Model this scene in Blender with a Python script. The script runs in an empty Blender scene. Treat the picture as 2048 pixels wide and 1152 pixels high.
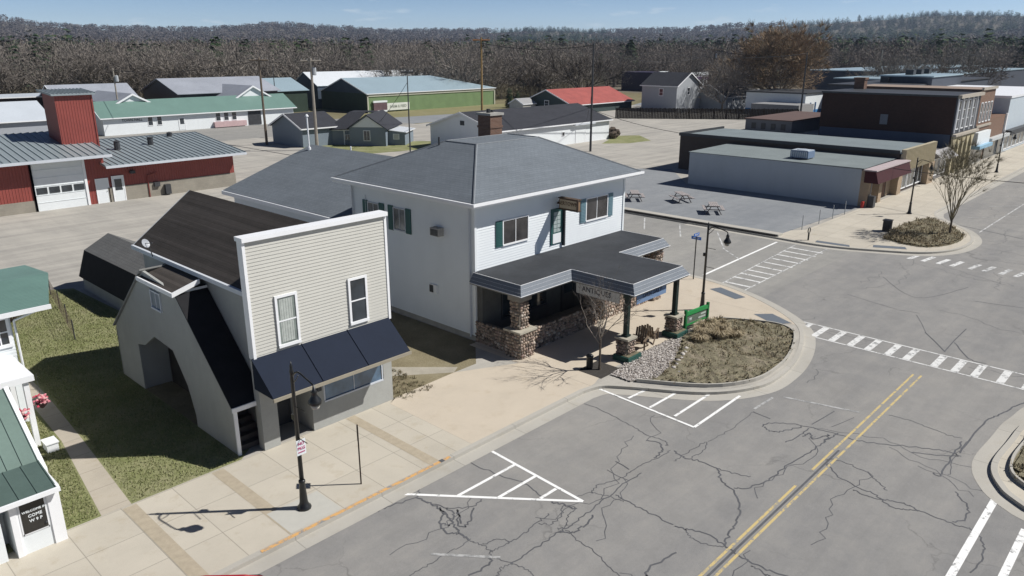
import bpy, math, random
import numpy as np
from mathutils import Vector, Matrix
S = bpy.context.scene
R = math.radians
# ---------------------------------------------------------------- camera, sky, sun, exposure
cam = bpy.data.objects.new('camera', bpy.data.cameras.new('camera'))
S.collection.objects.link(cam); S.camera = cam
cam.location = (0, 0, 13); cam.rotation_euler = (R(90 - 17.5), 0, R(43.25 - 90))
cam.data.sensor_width = 36; cam.data.lens = 1510 / 2048 * 36
cam.data.clip_start = .5; cam.data.clip_end = 12000
SUN_AZ, SUN_EL = R(-42.6), R(46)
sd = Vector((math.cos(SUN_EL) * math.cos(SUN_AZ), math.cos(SUN_EL) * math.sin(SUN_AZ), math.sin(SUN_EL)))
w = bpy.data.worlds.new('World'); S.world = w; w.use_nodes = True
nt = w.node_tree; bg = nt.nodes['Background']
sky = nt.nodes.new('ShaderNodeTexSky'); sky.sky_type = 'NISHITA'; sky.sun_disc = False
sky.sun_elevation = SUN_EL; sky.sun_rotation = math.atan2(sd.x, sd.y); sky.altitude = 300
sky.air_density = 1.0; sky.dust_density = .35; sky.ozone_density = 1.4
# a few faint fair-weather clouds low over the horizon
tc = nt.nodes.new('ShaderNodeTexCoord'); mp = nt.nodes.new('ShaderNodeMapping'); mp.inputs['Scale'].default_value = (1, 1, 5)
nz = nt.nodes.new('ShaderNodeTexNoise'); nz.inputs['Scale'].default_value = 16; nz.inputs['Detail'].default_value = 6
rp = nt.nodes.new('ShaderNodeValToRGB'); rp.color_ramp.elements[0].position = .6; rp.color_ramp.elements[1].position = .72
mx = nt.nodes.new('ShaderNodeMix'); mx.data_type = 'RGBA'; mx.inputs['B'].default_value = (13, 14.6, 16, 1)
sc = nt.nodes.new('ShaderNodeMath'); sc.operation = 'MULTIPLY'; sc.inputs[1].default_value = .55
nt.links.new(tc.outputs['Generated'], mp.inputs[0]); nt.links.new(mp.outputs[0], nz.inputs['Vector'])
nt.links.new(nz.outputs['Fac'], rp.inputs[0]); nt.links.new(rp.outputs[0], sc.inputs[0]); nt.links.new(sc.outputs[0], mx.inputs['Factor'])
# sky tint added: dims overhead for darker shade, brightens a bluish horizon band
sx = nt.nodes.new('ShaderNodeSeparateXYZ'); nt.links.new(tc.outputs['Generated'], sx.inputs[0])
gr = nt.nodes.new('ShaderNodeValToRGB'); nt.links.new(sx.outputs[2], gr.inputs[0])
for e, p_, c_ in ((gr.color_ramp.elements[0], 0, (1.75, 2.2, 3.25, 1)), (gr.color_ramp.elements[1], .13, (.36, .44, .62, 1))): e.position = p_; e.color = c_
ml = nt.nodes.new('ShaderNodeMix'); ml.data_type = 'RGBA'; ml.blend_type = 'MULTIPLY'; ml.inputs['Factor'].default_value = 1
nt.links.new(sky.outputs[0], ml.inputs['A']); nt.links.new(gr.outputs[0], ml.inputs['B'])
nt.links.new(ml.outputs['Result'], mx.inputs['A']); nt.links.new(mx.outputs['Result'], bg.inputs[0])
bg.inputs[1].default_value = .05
sl = bpy.data.lights.new('sun', 'SUN'); sl.energy = 5.0; sl.angle = R(.53); sl.color = (1, .97, .925)
so = bpy.data.objects.new('sun', sl); S.collection.objects.link(so); so.location = (40, -40, 80)
so.rotation_euler = sd.to_track_quat('Z', 'Y').to_euler()
S.view_settings.view_transform = 'Standard'; S.view_settings.look = 'None'; S.view_settings.gamma = 1
S.view_settings.exposure = .12
rnd = random.Random(7)
# ---------------------------------------------------------------- helpers
LK = S.collection.objects.link
def wl(o):
    v = Vector((0, 0, 0))
    while o is not None: v += o.location; o = o.parent
    return v
def tag(o, label=None, cat=None, group=None, kind=None):
    if label: o['label'] = label
    if cat: o['category'] = cat
    if group: o['group'] = group
    if kind: o['kind'] = kind
    return o
def thing(name, label, cat, loc=(0, 0, 0), group=None, rz=0):
    o = bpy.data.objects.new(name, None); LK(o); o.location = loc; o.rotation_euler.z = rz; o.empty_display_size = .3
    return tag(o, label, cat, group)
class M:
    def __init__(s): s.v = []; s.f = []; s.t = []
    def poly(s, pts, t=0.5):
        n = len(s.v); s.v += [tuple(p) for p in pts]; s.f.append(tuple(range(n, n + len(pts)))); s.t.append(t); return s
    def box(s, x0, y0, z0, x1, y1, z1, t=0.5):
        if x0 > x1: x0, x1 = x1, x0
        if y0 > y1: y0, y1 = y1, y0
        n = len(s.v); s.v += [(x, y, z) for z in (z0, z1) for x, y in ((x0, y0), (x1, y0), (x1, y1), (x0, y1))]
        for f in ((3, 2, 1, 0), (4, 5, 6, 7), (0, 1, 5, 4), (1, 2, 6, 5), (2, 3, 7, 6), (3, 0, 4, 7)):
            s.f.append(tuple(n + i for i in f)); s.t.append(t)
        return s
    def hull(s, a, b, t=0.5):
        """closed solid between two equal-length loops a (bottom/back) and b"""
        n = len(s.v); k = len(a); s.v += [tuple(p) for p in a] + [tuple(p) for p in b]
        s.f.append(tuple(n + i for i in reversed(range(k)))); s.f.append(tuple(n + k + i for i in range(k)))
        for i in range(k):
            j = (i + 1) % k; s.f.append((n + i, n + j, n + k + j, n + k + i))
        s.t += [t] * (k + 2); return s
    def prism(s, pts, z0, z1, t=0.5):
        ar = sum(pts[i][0] * pts[(i + 1) % len(pts)][1] - pts[(i + 1) % len(pts)][0] * pts[i][1] for i in range(len(pts)))
        if ar < 0: pts = pts[::-1]
        return s.hull([(x, y, z0) for x, y in pts], [(x, y, z1) for x, y in pts], t)
    def slab(s, pts, th, t=0.5):
        """thick sheet below the 3D polygon pts"""
        return s.hull([(p[0], p[1], p[2] - th) for p in pts], pts, t)
    def tube(s, p, q, r0, r1=None, n=8, t=0.5, cap=True):
        r1 = r0 if r1 is None else r1
        p = Vector(p); q = Vector(q); d = (q - p)
        if d.length < 1e-6: return s
        d.normalize(); a = d.orthogonal().normalized(); b = d.cross(a); k = len(s.v)
        for c, r in ((p, r0), (q, r1)):
            for i in range(n):
                an = 2 * math.pi * i / n; s.v.append(tuple(c + a * math.cos(an) * r + b * math.sin(an) * r))
        for i in range(n):
            j = (i + 1) % n; s.f.append((k + i, k + j, k + n + j, k + n + i)); s.t.append(t)
        if cap: s.f.append(tuple(k + i for i in reversed(range(n)))); s.f.append(tuple(k + n + i for i in range(n))); s.t += [t, t]
        return s
    def path(s, pts, r0, r1=None, n=6, t=.5):
        r1 = r0 if r1 is None else r1; m = len(pts) - 1
        for i in range(m): s.tube(pts[i], pts[i + 1], r0 + (r1 - r0) * i / m, r0 + (r1 - r0) * (i + 1) / m, n, t)
        return s
    def lathe(s, c, prof, n=12, t=.5):
        k = len(s.v)
        for r, z in prof:
            for i in range(n):
                a = 2 * math.pi * i / n; s.v.append((c[0] + r * math.cos(a), c[1] + r * math.sin(a), c[2] + z))
        for j in range(len(prof) - 1):
            for i in range(n):
                i2 = (i + 1) % n; s.f.append((k + j * n + i, k + j * n + i2, k + (j + 1) * n + i2, k + (j + 1) * n + i)); s.t.append(t)
        s.f.append(tuple(k + i for i in reversed(range(n)))); s.f.append(tuple(k + (len(prof) - 1) * n + i for i in range(n))); s.t += [t, t]
        return s
    def blob(s, c, rx, ry, rz, seed=0, n=7, rings=4, jit=.2, t=.5, ang=0):
        r = random.Random(seed); k = len(s.v); ca, sa = math.cos(ang), math.sin(ang)
        s.v.append((c[0], c[1], c[2] - rz))
        for j in range(1, rings):
            ph = math.pi * j / rings - math.pi / 2
            for i in range(n):
                a = 2 * math.pi * i / n; q = 1 + r.uniform(-jit, jit)
                x, y = rx * q * math.cos(ph) * math.cos(a), ry * q * math.cos(ph) * math.sin(a)
                s.v.append((c[0] + x * ca - y * sa, c[1] + x * sa + y * ca, c[2] + rz * math.sin(ph) * q))
        s.v.append((c[0], c[1], c[2] + rz)); e = len(s.v) - 1
        for i in range(n):
            i2 = (i + 1) % n; s.f.append((k, k + 1 + i2, k + 1 + i)); s.t.append(t)
            for j in range(rings - 2):
                a = k + 1 + j * n; s.f.append((a + i, a + i2, a + n + i2, a + n + i)); s.t.append(t)
            a = k + 1 + (rings - 2) * n; s.f.append((a + i, a + i2, e)); s.t.append(t)
        return s
    def obj(s, name, mat, parent=None, smooth=False, local=False):
        me = bpy.data.meshes.new(name); off = Vector((0, 0, 0)) if (local or parent is None) else wl(parent)
        me.from_pydata([(x - off.x, y - off.y, z - off.z) for x, y, z in s.v], [], s.f)
        me.materials.append(mat)
        at = me.attributes.new('tint', 'FLOAT', 'FACE'); at.data.foreach_set('value', s.t)
        if smooth: me.polygons.foreach_set('use_smooth', [True] * len(me.polygons))
        me.update(); o = bpy.data.objects.new(name, me); LK(o)
        if parent is not None: o.parent = parent
        return o
def ground(name, m, mat, z=None):
    return tag(m.obj(name, mat), kind='structure')
def copy_tree(o, parent=None):
    c = o.copy(); LK(c); c.parent = parent
    for ch in list(o.children): copy_tree(ch, c)
    return c
def np_obj(name, V, F, mat, tint=None, parent=None):
    me = bpy.data.meshes.new(name); n = len(F)
    me.vertices.add(len(V)); me.vertices.foreach_set('co', V.astype(np.float32).ravel())
    me.loops.add(n * 3); me.loops.foreach_set('vertex_index', F.astype(np.int32).ravel())
    me.polygons.add(n); me.polygons.foreach_set('loop_start', np.arange(0, n * 3, 3, dtype=np.int32))
    me.update(calc_edges=True); me.materials.append(mat)
    if tint is not None:
        at = me.attributes.new('tint', 'FLOAT', 'FACE'); at.data.foreach_set('value', tint.astype(np.float32))
    o = bpy.data.objects.new(name, me); LK(o)
    if parent is not None: o.parent = parent
    return o
# ---------------------------------------------------------------- materials
def rgb(c): return (c[0], c[1], c[2], 1)
class NT:
    def __init__(s, name, rough=.8, spec=.3, metal=0):
        s.m = bpy.data.materials.new(name); s.m.use_nodes = True; s.t = s.m.node_tree; s.b = s.t.nodes['Principled BSDF']
        s.b.inputs['Roughness'].default_value = rough; s.b.inputs['Specular IOR Level'].default_value = spec; s.b.inputs['Metallic'].default_value = metal
        s.co = s.t.nodes.new('ShaderNodeTexCoord').outputs['Object']
    def n(s, ty, **k):
        x = s.t.nodes.new('ShaderNode' + ty)
        for a, b in k.items():
            if a in x.inputs: x.inputs[a].default_value = b
            else: setattr(x, a, b)
        return x
    def l(s, a, b): s.t.links.new(a, b)
    def noise(s, scale, detail=4, rough=.55, stretch=None, vec=None):
        v = vec or s.co
        if stretch: mp = s.n('Mapping'); mp.inputs['Scale'].default_value = stretch; s.l(v, mp.inputs[0]); v = mp.outputs[0]
        x = s.n('TexNoise'); x.inputs['Scale'].default_value = scale; x.inputs['Detail'].default_value = detail; x.inputs['Roughness'].default_value = rough
        s.l(v, x.inputs['Vector']); return x.outputs['Fac']
    def ramp(s, fac, stops):
        x = s.n('ValToRGB'); cr = x.color_ramp
        while len(cr.elements) < len(stops): cr.elements.new(.5)
        for e, (p, c) in zip(cr.elements, stops): e.position = p; e.color = rgb(c) if len(c) == 3 else c
        s.l(fac, x.inputs[0]); return x.outputs[0]
    def mix(s, a, b, fac, mode='MIX'):
        x = s.n('Mix'); x.data_type = 'RGBA'; x.blend_type = mode
        for i, q in (('A', a), ('B', b)):
            if isinstance(q, tuple): x.inputs[i].default_value = rgb(q)
            else: s.l(q, x.inputs[i])
        if isinstance(fac, (int, float)): x.inputs['Factor'].default_value = fac
        else: s.l(fac, x.inputs['Factor'])
        return x.outputs['Result']
    def math(s, op, a, b=None):
        x = s.n('Math'); x.operation = op
        for i, q in ((0, a), (1, b)):
            if q is None: continue
            if isinstance(q, (int, float)): x.inputs[i].default_value = q
            else: s.l(q, x.inputs[i])
        return x.outputs[0]
    def bump(s, h, st=.4, dist=.02):
        x = s.n('Bump'); x.inputs['Strength'].default_value = st; x.inputs['Distance'].default_value = dist
        s.l(h, x.inputs['Height']); s.l(x.outputs[0], s.b.inputs['Normal'])
    def col(s, c):
        if isinstance(c, tuple): s.b.inputs['Base Color'].default_value = rgb(c)
        else: s.l(c, s.b.inputs['Base Color'])
        return s.m
def sh(c, k): return tuple(min(1, x * k) for x in c)
_mc = {}
def plain(name, c, rough=.7, var=.12, scale=2.5, spec=.3, metal=0, bump=0, grime=0):
    if name in _mc: return _mc[name]
    t = NT(name, rough, spec, metal); a = t.noise(scale, 5); b = t.noise(scale * 9, 3)
    f = t.math('ADD', t.math('MULTIPLY', a, .65), t.math('MULTIPLY', b, .35))
    cc = t.ramp(f, [(.3, sh(c, 1 - var)), (.7, sh(c, 1 + var))])
    if grime:
        g = t.noise(.7, 6, .65, (1, 1, .35)); cc = t.mix(cc, sh(c, .6), t.math('MULTIPLY', t.ramp(g, [(.5, (0, 0, 0)), (.75, (1, 1, 1))]), grime))
    if bump: t.bump(b, bump, .02)
    _mc[name] = t.col(cc); return _mc[name]
def shingle(name, c, wrow=.14, wcol=.32, var=.25, row=.22):
    t = NT(name, .92, .15); g = t.n('NewGeometry'); sn = t.n('SeparateXYZ'); t.l(g.outputs['Normal'], sn.inputs[0])
    sp = t.n('SeparateXYZ'); t.l(t.co, sp.inputs[0])
    k = t.math('GREATER_THAN', t.math('ABSOLUTE', sn.outputs[0]), t.math('ABSOLUTE', sn.outputs[1]))
    mm = t.n('Mix'); t.l(k, mm.inputs[0]); t.l(sp.outputs[0], mm.inputs[2]); t.l(sp.outputs[1], mm.inputs[3])
    m2 = t.n('Mix'); t.l(k, m2.inputs[0]); t.l(sp.outputs[1], m2.inputs[2]); t.l(sp.outputs[0], m2.inputs[3])
    cb = t.n('CombineXYZ'); t.l(mm.outputs[0], cb.inputs[0]); t.l(m2.outputs[0], cb.inputs[1])
    br = t.n('TexBrick'); br.inputs['Scale'].default_value = 1; br.inputs['Brick Width'].default_value = wcol; br.inputs['Row Height'].default_value = wrow
    br.inputs['Mortar Size'].default_value = .012; br.inputs['Color1'].default_value = rgb(sh(c, 1 + var)); br.inputs['Color2'].default_value = rgb(sh(c, 1 - var)); br.inputs['Mortar'].default_value = rgb(sh(c, .45))
    t.l(cb.outputs[0], br.inputs['Vector'])
    rows = t.noise(1, 2, .5, (.05, 1 / wrow / 1.7, 1), cb.outputs[0])
    a = t.noise(.5, 5); cc = t.mix(br.outputs[0], t.ramp(rows, [(.42, sh(c, .5)), (.5, c), (.6, sh(c, 1.9))] if row > .5 else [(.35, sh(c, .55)), (.65, sh(c, 1.5))]), row)
    cc = t.mix(cc, t.ramp(a, [(.3, sh(c, .75)), (.7, sh(c, 1.25))]), .4)
    cc = t.mix(cc, t.ramp(t.noise(30, 2), [(.3, sh(c, .6)), (.7, sh(c, 1.5))]), .3)
    t.bump(br.outputs['Fac'], .5, -.01); return t.col(cc)
def bricks(name, c, c2, mortar, bw=.22, rh=.075, axis='y'):
    t = NT(name, .9, .2); sp = t.n('SeparateXYZ'); t.l(t.co, sp.inputs[0]); cb = t.n('CombineXYZ')
    t.l(t.math('ADD', sp.outputs[0], sp.outputs[1]), cb.inputs[0]); t.l(sp.outputs[2], cb.inputs[1])
    br = t.n('TexBrick'); br.inputs['Scale'].default_value = 1; br.inputs['Brick Width'].default_value = bw; br.inputs['Row Height'].default_value = rh; br.inputs['Mortar Size'].default_value = .008
    br.inputs['Color1'].default_value = rgb(c); br.inputs['Color2'].default_value = rgb(c2); br.inputs['Mortar'].default_value = rgb(mortar); t.l(cb.outputs[0], br.inputs['Vector'])
    cc = t.mix(br.outputs[0], t.ramp(t.noise(.8, 6), [(.3, sh(c, .6)), (.7, sh(c2, 1.3))]), .35); t.bump(br.outputs['Fac'], .4, -.006); return t.col(cc)
def ribbed(name, c, period=.2, axis=0, rough=.5, metal=.0, depth=.03, var=.1):
    """corrugated or board metal: real relief by bump on a wave across the axis"""
    t = NT(name, rough, .4, metal); sp = t.n('SeparateXYZ'); t.l(t.co, sp.inputs[0])
    v = sp.outputs[axis] if axis < 3 else t.math('ADD', sp.outputs[0], sp.outputs[1])
    fr = t.math('FRACT', t.math('MULTIPLY', v, 1 / period)); h = t.math('LESS_THAN', t.math('ABSOLUTE', t.math('SUBTRACT', fr, .5)), .13)
    hs = t.n('MapRange'); hs.interpolation_type = 'SMOOTHSTEP'; t.l(t.math('ABSOLUTE', t.math('SUBTRACT', fr, .5)), hs.inputs[0]); hs.inputs[1].default_value = .05; hs.inputs[2].default_value = .2; hs.inputs[3].default_value = 1; hs.inputs[4].default_value = 0
    t.bump(hs.outputs[0], 1, depth)
    return t.col(t.ramp(t.noise(.6, 5), [(.3, sh(c, 1 - var)), (.7, sh(c, 1 + var))]))
def tinted(name, stops, rough=.9, nscale=2, namt=.3, spec=.2, bump=0):
    t = NT(name, rough, spec); a = t.n('Attribute'); a.attribute_name = 'tint'
    f = t.math('ADD', a.outputs['Fac'], t.math('MULTIPLY', t.math('SUBTRACT', t.noise(nscale, 4), .5), namt))
    if bump: t.bump(t.noise(nscale * 4, 4), bump, .03)
    return t.col(t.ramp(f, stops))
def glass(name, c=(.02, .025, .03), rough=.05):
    t = NT(name, rough, .8); return t.col(t.ramp(t.noise(1.3, 3), [(.35, c), (.75, sh(c, 2.4))]))

# ground materials
def asphalt_mat(name, base, warm, crack=True):
    t = NT(name, .88, .25); a = t.noise(.12, 6, .6); b = t.noise(60, 2); c = t.noise(.55, 7, .72, (.1, 1, 1)); d = t.noise(.05, 3); e = t.noise(.9, 8, .75)
    cc = t.ramp(a, [(.3, sh(base, .88)), (.5, base), (.72, warm)])
    cc = t.mix(cc, t.ramp(c, [(.38, sh(base, .72)), (.62, sh(warm, 1.15))]), .5)
    cc = t.mix(cc, t.ramp(e, [(.42, sh(base, .68)), (.5, base), (.62, sh(warm, 1.2))]), .26)
    cc = t.mix(cc, t.ramp(b, [(.25, sh(base, .55)), (.75, sh(base, 1.5))]), .28)
    cc = t.mix(cc, t.ramp(d, [(.4, (.115, .12, .13)), (.6, warm)]), .12)
    if crack:
        wv = t.n('TexNoise'); wv.inputs['Scale'].default_value = .9; wv.inputs['Detail'].default_value = 5; t.l(t.co, wv.inputs['Vector'])
        ad = t.n('VectorMath'); ad.operation = 'MULTIPLY_ADD'; t.l(wv.outputs['Color'], ad.inputs[0]); ad.inputs[1].default_value = (1.8, 1.8, 0); t.l(t.co, ad.inputs[2])
        vo = t.n('TexVoronoi'); vo.feature = 'DISTANCE_TO_EDGE'; vo.inputs['Scale'].default_value = .22; t.l(ad.outputs[0], vo.inputs['Vector'])
        ck = t.ramp(vo.outputs['Distance'], [(.0, (1, 1, 1)), (.006, (0, 0, 0))])
        gate = t.ramp(t.noise(.16, 3), [(.5, (0, 0, 0)), (.6, (1, 1, 1))])
        cc = t.mix(cc, sh(base, .42), t.math('MULTIPLY', t.math('MULTIPLY', ck, gate), .55))
    t.bump(b, .25, .006); return t.col(cc)
def concrete_mat(name, base, jx=1.52, jy=1.62, x0=0., y0=0., stain=.4):
    t = NT(name, .85, .25); sp = t.n('SeparateXYZ'); t.l(t.co, sp.inputs[0]); J = []
    for o, p, s0 in ((sp.outputs[0], jx, x0), (sp.outputs[1], jy, y0)):
        if not p: continue
        fr = t.math('FRACT', t.math('MULTIPLY', t.math('SUBTRACT', o, s0), 1 / p)); e = t.math('MULTIPLY', t.math('MINIMUM', fr, t.math('SUBTRACT', 1., fr)), p)
        J.append(t.math('LESS_THAN', e, .013))
    cell = None
    a = t.noise(.5, 6, .65); b = t.noise(45, 2)
    cc = t.ramp(a, [(.28, sh(base, .84)), (.5, base), (.75, sh(base, 1.12))])
    if jx:
        cb = t.n('CombineXYZ'); t.l(t.math('FLOOR', t.math('MULTIPLY', t.math('SUBTRACT', sp.outputs[0], x0), 1 / jx)), cb.inputs[0])
        if jy: t.l(t.math('FLOOR', t.math('MULTIPLY', t.math('SUBTRACT', sp.outputs[1], y0), 1 / jy)), cb.inputs[1])
        wn = t.n('TexWhiteNoise'); t.l(cb.outputs[0], wn.inputs[0]); cc = t.mix(cc, t.ramp(wn.outputs[0], [(0, sh(base, .85)), (1, sh(base, 1.15))]), .35)
    cc = t.mix(cc, t.ramp(b, [(.3, sh(base, .7)), (.7, sh(base, 1.25))]), .15)
    st = t.ramp(t.noise(1.3, 7, .7), [(.55, (0, 0, 0)), (.7, (1, 1, 1))])
    cc = t.mix(cc, (base[0] * .72, base[1] * .64, base[2] * .5), t.math('MULTIPLY', st, stain))
    for j in J: cc = t.mix(cc, sh(base, .55), t.math('MULTIPLY', j, .75))
    t.bump(b, .2, .004); return t.col(cc)
def soil_mat(name, stops, sc=1.2, sc2=25, bump=.6):
    t = NT(name, .95, .1); a = t.noise(sc * .3, 6, .65); b = t.noise(sc2, 3, .7); f = t.math('ADD', t.math('MULTIPLY', a, .6), t.math('MULTIPLY', b, .4))
    t.bump(b, bump, .04); return t.col(t.ramp(f, stops))
def gravel_mat():
    t = NT('gravel', .95, .1); a = t.noise(.12, 6, .65); b = t.noise(14, 4, .75); c = t.noise(.9, 7, .7, (.12, 1, 1), None); d = t.noise(.6, 6, .7, (1, .15, 1))
    cc = t.ramp(a, [(.3, (.33, .315, .285)), (.5, (.395, .375, .335)), (.72, (.46, .43, .375))])
    cc = t.mix(cc, t.ramp(b, [(.3, (.24, .225, .2)), (.7, (.52, .49, .44))]), .3)
    cc = t.mix(cc, t.ramp(c, [(.4, (.25, .24, .225)), (.6, (.48, .455, .405))]), .48)
    cc = t.mix(cc, t.ramp(d, [(.4, (.28, .27, .245)), (.6, (.46, .435, .385))]), .25)
    t.bump(b, .3, .02); return t.col(cc)
A_ROAD = asphalt_mat('asphalt', (.25, .246, .238), (.305, .288, .258))
A_LOT = asphalt_mat('lot_asphalt', (.235, .25, .265), (.27, .275, .275), False)
A_SIDE = asphalt_mat('side_asphalt', (.27, .265, .25), (.33, .315, .28))
C_WALK = concrete_mat('sidewalk_concrete', (.49, .45, .375), 1.52, 1.64, 7.7, 16.82)
C_PLAZA = concrete_mat('plaza_concrete', (.52, .455, .365), 6.6, 0, 16.0, 0, .3)
C_KERB = concrete_mat('kerb_concrete', (.42, .40, .355), 3.0, 0, 0, 0, .25)
C_BASE = plain('foundation_concrete', (.36, .35, .32), .9, .15, 1.5, grime=.4)
G_LAWN = soil_mat('lawn', [(.3, (.14, .16, .06)), (.44, (.2, .215, .095)), (.56, (.26, .26, .14)), (.7, (.34, .31, .2))], 2.2, 14, .9)
G_GRAVEL = gravel_mat()
G_DIRT = soil_mat('dirt', [(.3, (.14, .115, .075)), (.5, (.22, .19, .12)), (.7, (.3, .265, .18))], 2, 12, .6)
G_WILD = soil_mat('wild_ground', [(.3, (.13, .105, .07)), (.5, (.185, .165, .095)), (.7, (.24, .215, .14))], .06, .8, .2)
G_MULCH = soil_mat('mulch', [(.28, (.07, .055, .04)), (.42, (.17, .145, .105)), (.5, (.205, .19, .125)), (.58, (.27, .23, .17)), (.75, (.4, .36, .29))], 4, 22, 1)
# object materials
WHITE = plain('white_paint', (.74, .775, .785), .55, .04, grime=.08)
WSIDE = plain('white_vinyl', (.76, .795, .81), .5, .03, 1.0, .35, grime=.1)
TAN = plain('tan_vinyl', (.55, .54, .49), .55, .04, 1.0, .3, grime=.12)
TANW = plain('tan_stucco', (.365, .37, .35), .8, .07, 1.2, .2, grime=.3, bump=.2)
TRIMW = plain('white_trim', (.82, .83, .84), .4, .03)
BLACK = plain('black_metal', (.012, .013, .014), .35, .3, spec=.5)
DARK = plain('dark_metal', (.05, .052, .056), .5, .2)
GLS = glass('window_glass')
GLSB = glass('blue_window_glass', (.05, .09, .14))
CURT = plain('curtain', (.42, .45, .42), .9, .2, 6)
SH_HOTEL = shingle('grey_shingles', (.15, .17, .19), .15, .3, .16)
SH_TAN = shingle('weathered_brown_shingles', (.066, .058, .052), .15, .3, .35, .6)
SH_SHED = shingle('shed_shingles', (.15, .15, .145), .15, .3, .2)
SH_BLACK = plain('shaded_black_shingles', (.014, .014, .016), .9, .3)
SH_DARK = shingle('charcoal_shingles', (.045, .047, .055), .2, .4, .2)
SOFFIT = plain('soffit', (.55, .58, .62), .6, .05)
MEMB = plain('black_roof_membrane', (.04, .044, .05), .8, .3, .7, grime=.5)
AWNB = plain('navy_awning_metal', (.012, .018, .034), .7, .12, 1.0, .12)
GREENP = plain('green_paint', (.03, .26, .07), .5, .15)
TEALSH = plain('teal_shutter', (.03, .1, .095), .55, .12)
BLUESH = plain('blue_grey_shutter', (.14, .23, .27), .55, .1)
BRICKC = bricks('chimney_brick', (.2, .115, .08), (.13, .07, .05), (.25, .22, .19))
BRICKD = bricks('dark_red_brick', (.07, .036, .028), (.045, .024, .019), (.065, .052, .046))
BRICKT = bricks('tan_brick', (.4, .3, .2), (.33, .24, .16), (.42, .38, .32))
BRICKR = bricks('warm_red_brick', (.21, .125, .085), (.16, .09, .06), (.36, .3, .25))
BLOCK = bricks('block_wall', (.3, .275, .23), (.27, .25, .21), (.24, .22, .19), .4, .2)
REDM = ribbed('red_ribbed_metal', (.26, .062, .05), .23, 0, .5)
REDMX = ribbed('red_ribbed_siding', (.26, .062, .05), .23, 3, .5)
SEAM = plain('grey_seam_metal', (.30, .345, .36), .42, .1, 1.2, .5, .25)
SEAMG = plain('green_seam_metal', (.155, .22, .19), .45, .12, 1.0, .5, .1)
CORRG = ribbed('green_corrugated_metal', (.165, .285, .24), .16, 1, .42, .1, .05)
GRNM = plain('sea_green_roof_metal', (.135, .225, .195), .5, .08, .5, .4)
STONE = tinted('fieldstone', [(.0, (.09, .075, .065)), (.25, (.26, .2, .16)), (.5, (.4, .32, .25)), (.75, (.33, .24, .2)), (1, (.55, .49, .42))], .85, 5, .25, bump=.6)
MORTAR = plain('mortar', (.17, .15, .125), .95, .3, 8)
WOODP = plain('pole_wood', (.15, .12, .09), .85, .3, 3)
WOODY = plain('yellow_pole_wood', (.30, .2, .085), .8, .25, 3)
BARK = plain('bark', (.1, .082, .065), .9, .3, 6)
YEL = plain('yellow_marking', (.6, .42, .13), .8, .15, 2)
LINE = None
def paint_mat(name, c, wear):
    t = NT(name, .8, .2); n = t.noise(3.5, 8, .75); k = t.ramp(n, [(wear - .05, (0, 0, 0)), (wear + .05, (1, 1, 1))])
    return t.col(t.mix((.25, .25, .245), c, k))
LINE = paint_mat('white_marking', (.82, .82, .8), .4)
LINEW = paint_mat('worn_white_marking', (.6, .6, .585), .49)
LINEF = paint_mat('faded_white_marking', (.42, .42, .41), .5)
YELM = paint_mat('road_yellow', (.56, .44, .2), .45)
ORNG = paint_mat('orange_kerb_paint', (.62, .36, .14), .46)
SEAL = plain('crack_sealant', (.1, .102, .108), .6, .25, 3)
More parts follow.
